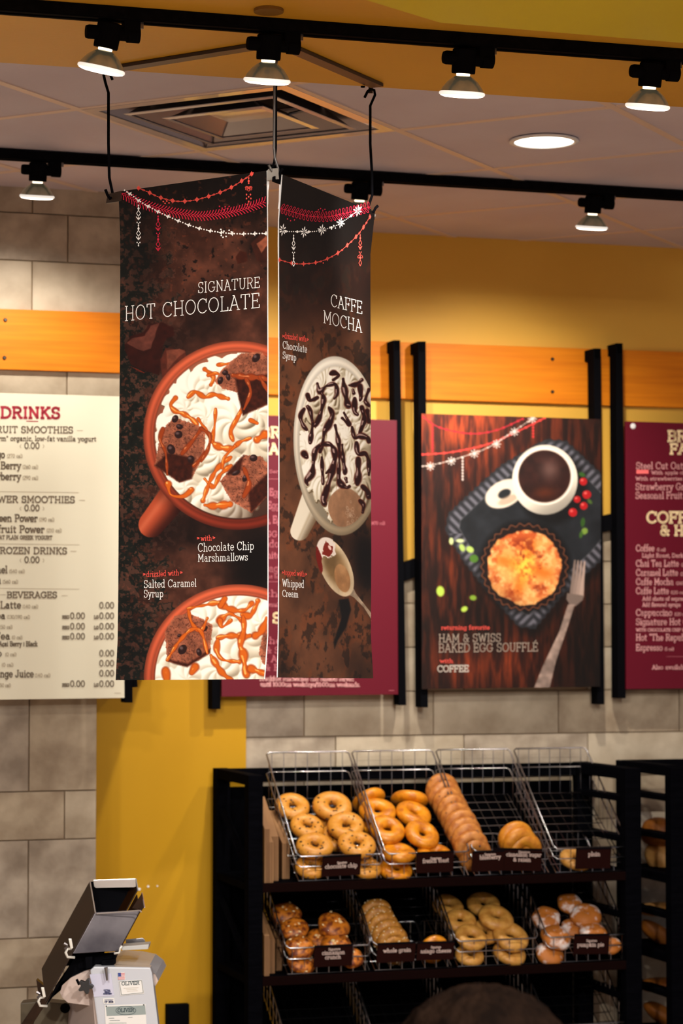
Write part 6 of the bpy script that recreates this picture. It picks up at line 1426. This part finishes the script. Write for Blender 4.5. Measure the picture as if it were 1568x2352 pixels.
# work table that carries the slicer (below the frame)
zb = at(300, 2560, YS).z - .03
tb = empty('work_table', Vector((at(240, 2560, YS).x, YS, 0))); tag(tb, 'steel work table under the slicer, below the picture', 'table')
MB().box(Vector((-.62, YS + .05, zb - .015)), EX * .45, Vector((0, .28, 0)), EZ * .015).build('table_top', M_STL, tb, bevel=.003)
for sx in (-1, 1):
    for sy in (-1, 1): MB().box(Vector((-.62 + sx * .42, YS + .05 + sy * .25, (zb - .03) / 2)), EX * .02, Vector((0, .02, 0)), EZ * ((zb - .03) / 2)).build('leg', M_STL, tb)

# ------------------------------------------------------------------ person in the foreground: only the crown of the hair reaches the frame
YP = 3.3
hc = at(1108, 2262, YP); ht = hc.z
pr = empty('person', Vector((hc.x, YP, 0))); tag(pr, 'person with dark brown hair seen from behind at the bottom edge', 'person')
M_HAIR = mat('dark_brown_hair', (26, 17, 12), .85, spec=.04, col2=(14, 9, 7), scale=40, stretch=(1, 1, .15), bump=.6, bscale=120); M_SKIN = mat('skin', (196, 146, 116), .5); M_SHIRT = mat('charcoal_jacket', (44, 44, 52), .8)
HC_ = Vector((hc.x, YP, ht - .125))
def blob(name, c, rx, ry, rz, m, par, seg=36, n=24, fn=None):
    vs = []; fs = []
    for i in range(n + 1):
        t = -math.pi / 2 + math.pi * i / n
        for j in range(seg):
            u = 2 * math.pi * j / seg; d = Vector((math.cos(t) * math.cos(u), math.cos(t) * math.sin(u), math.sin(t))); k = fn(d, u, t) if fn else 1
            vs.append(c + Vector((d.x * rx, d.y * ry, d.z * rz)) * k)
    for i in range(n):
        for j in range(seg): fs.append((i * seg + j, i * seg + (j + 1) % seg, (i + 1) * seg + (j + 1) % seg, (i + 1) * seg + j))
    return MB().add(vs, fs).build(name, m, par, True)
blob('hair', HC_, .130, .125, .125, M_HAIR, pr, 72, 48, lambda d, u, t: 1 + .022 * math.sin(6 * u + 7 * t) * math.cos(t) + .018 * math.sin(9 * u + 3 * t) * math.cos(t) + .012 * math.sin(23 * u - 5 * t) + .008 * math.sin(31 * t + 4 * u))
blob('face', HC_ + Vector((0, .022, -.03)), .078, .098, .115, M_SKIN, pr)
for s in (-1, 1):
    blob('ear', HC_ + Vector((s * .090, .02, -.04)), .012, .018, .030, M_SKIN, pr, 12, 8); blob('eye', HC_ + Vector((s * .032, .113, -.025)), .013, .008, .008, M_WHT, pr, 12, 8)
blob('nose', HC_ + Vector((0, .122, -.05)), .014, .018, .022, M_SKIN, pr, 12, 8); blob('mouth', HC_ + Vector((0, .112, -.090)), .024, .008, .007, mat('lips', (170, 90, 84), .5), pr, 12, 8)
# body: skin modifier over a seated skeleton
sx = HC_.x; zn = HC_.z - .13; zh = .50
J = [Vector((sx, YP, zh)), Vector((sx, YP - .01, zh + .22)), Vector((sx, YP, zn - .10)), Vector((sx, YP, zn + .02))]
ED = [(0, 1), (1, 2), (2, 3)]; RD = [(.14, .11), (.13, .10), (.13, .09), (.055, .055)]
def add(v, p, r): J.append(v); RD.append((r, r)); ED.append((p, len(J) - 1)); return len(J) - 1
for s in (-1, 1):
    a = add(Vector((sx + s * .155, YP, zn - .11)), 2, .055); a = add(Vector((sx + s * .20, YP + .03, zn - .36)), a, .042); a = add(Vector((sx + s * .13, YP + .24, zn - .42)), a, .032); a = add(Vector((sx + s * .10, YP + .31, zn - .43)), a, .022)
    k = add(Vector((sx + s * .09, YP + .05, zh - .01)), 0, .085); k = add(Vector((sx + s * .11, YP + .42, zh)), k, .062); k = add(Vector((sx + s * .11, YP + .43, .10)), k, .042); add(Vector((sx + s * .11, YP + .55, .045)), k, .035)
me = bpy.data.meshes.new('body'); me.from_pydata([tuple(v) for v in J], ED, []); bo = link('body', me, M_SHIRT, pr)
md = bo.modifiers.new('skin', 'SKIN'); md.use_smooth_shade = True
for i, r in enumerate(RD): me.skin_vertices[0].data[i].radius = r; me.skin_vertices[0].data[i].use_root = (i == 0)
bo.modifiers.new('sub', 'SUBSURF').levels = 2; bo.modifiers['sub'].render_levels = 2
st = empty('stool', Vector((sx, YP, 0))); tag(st, 'plain black stool under the seated person', 'stool')
MB().lathe([(0, zh - .15), (.17, zh - .15), (.18, zh - .13), (.17, zh - .115), (0, zh - .115)], Vector((sx, YP, 0)), EZ, 28).build('seat', M_BLK, st)
for k in range(4):
    a = math.pi / 4 + k * math.pi / 2; MB().tube([Vector((sx + .12 * math.cos(a), YP + .12 * math.sin(a), zh - .14)), Vector((sx + .17 * math.cos(a), YP + .17 * math.sin(a), 0))], .014, 8).build('leg', M_BLK, st)
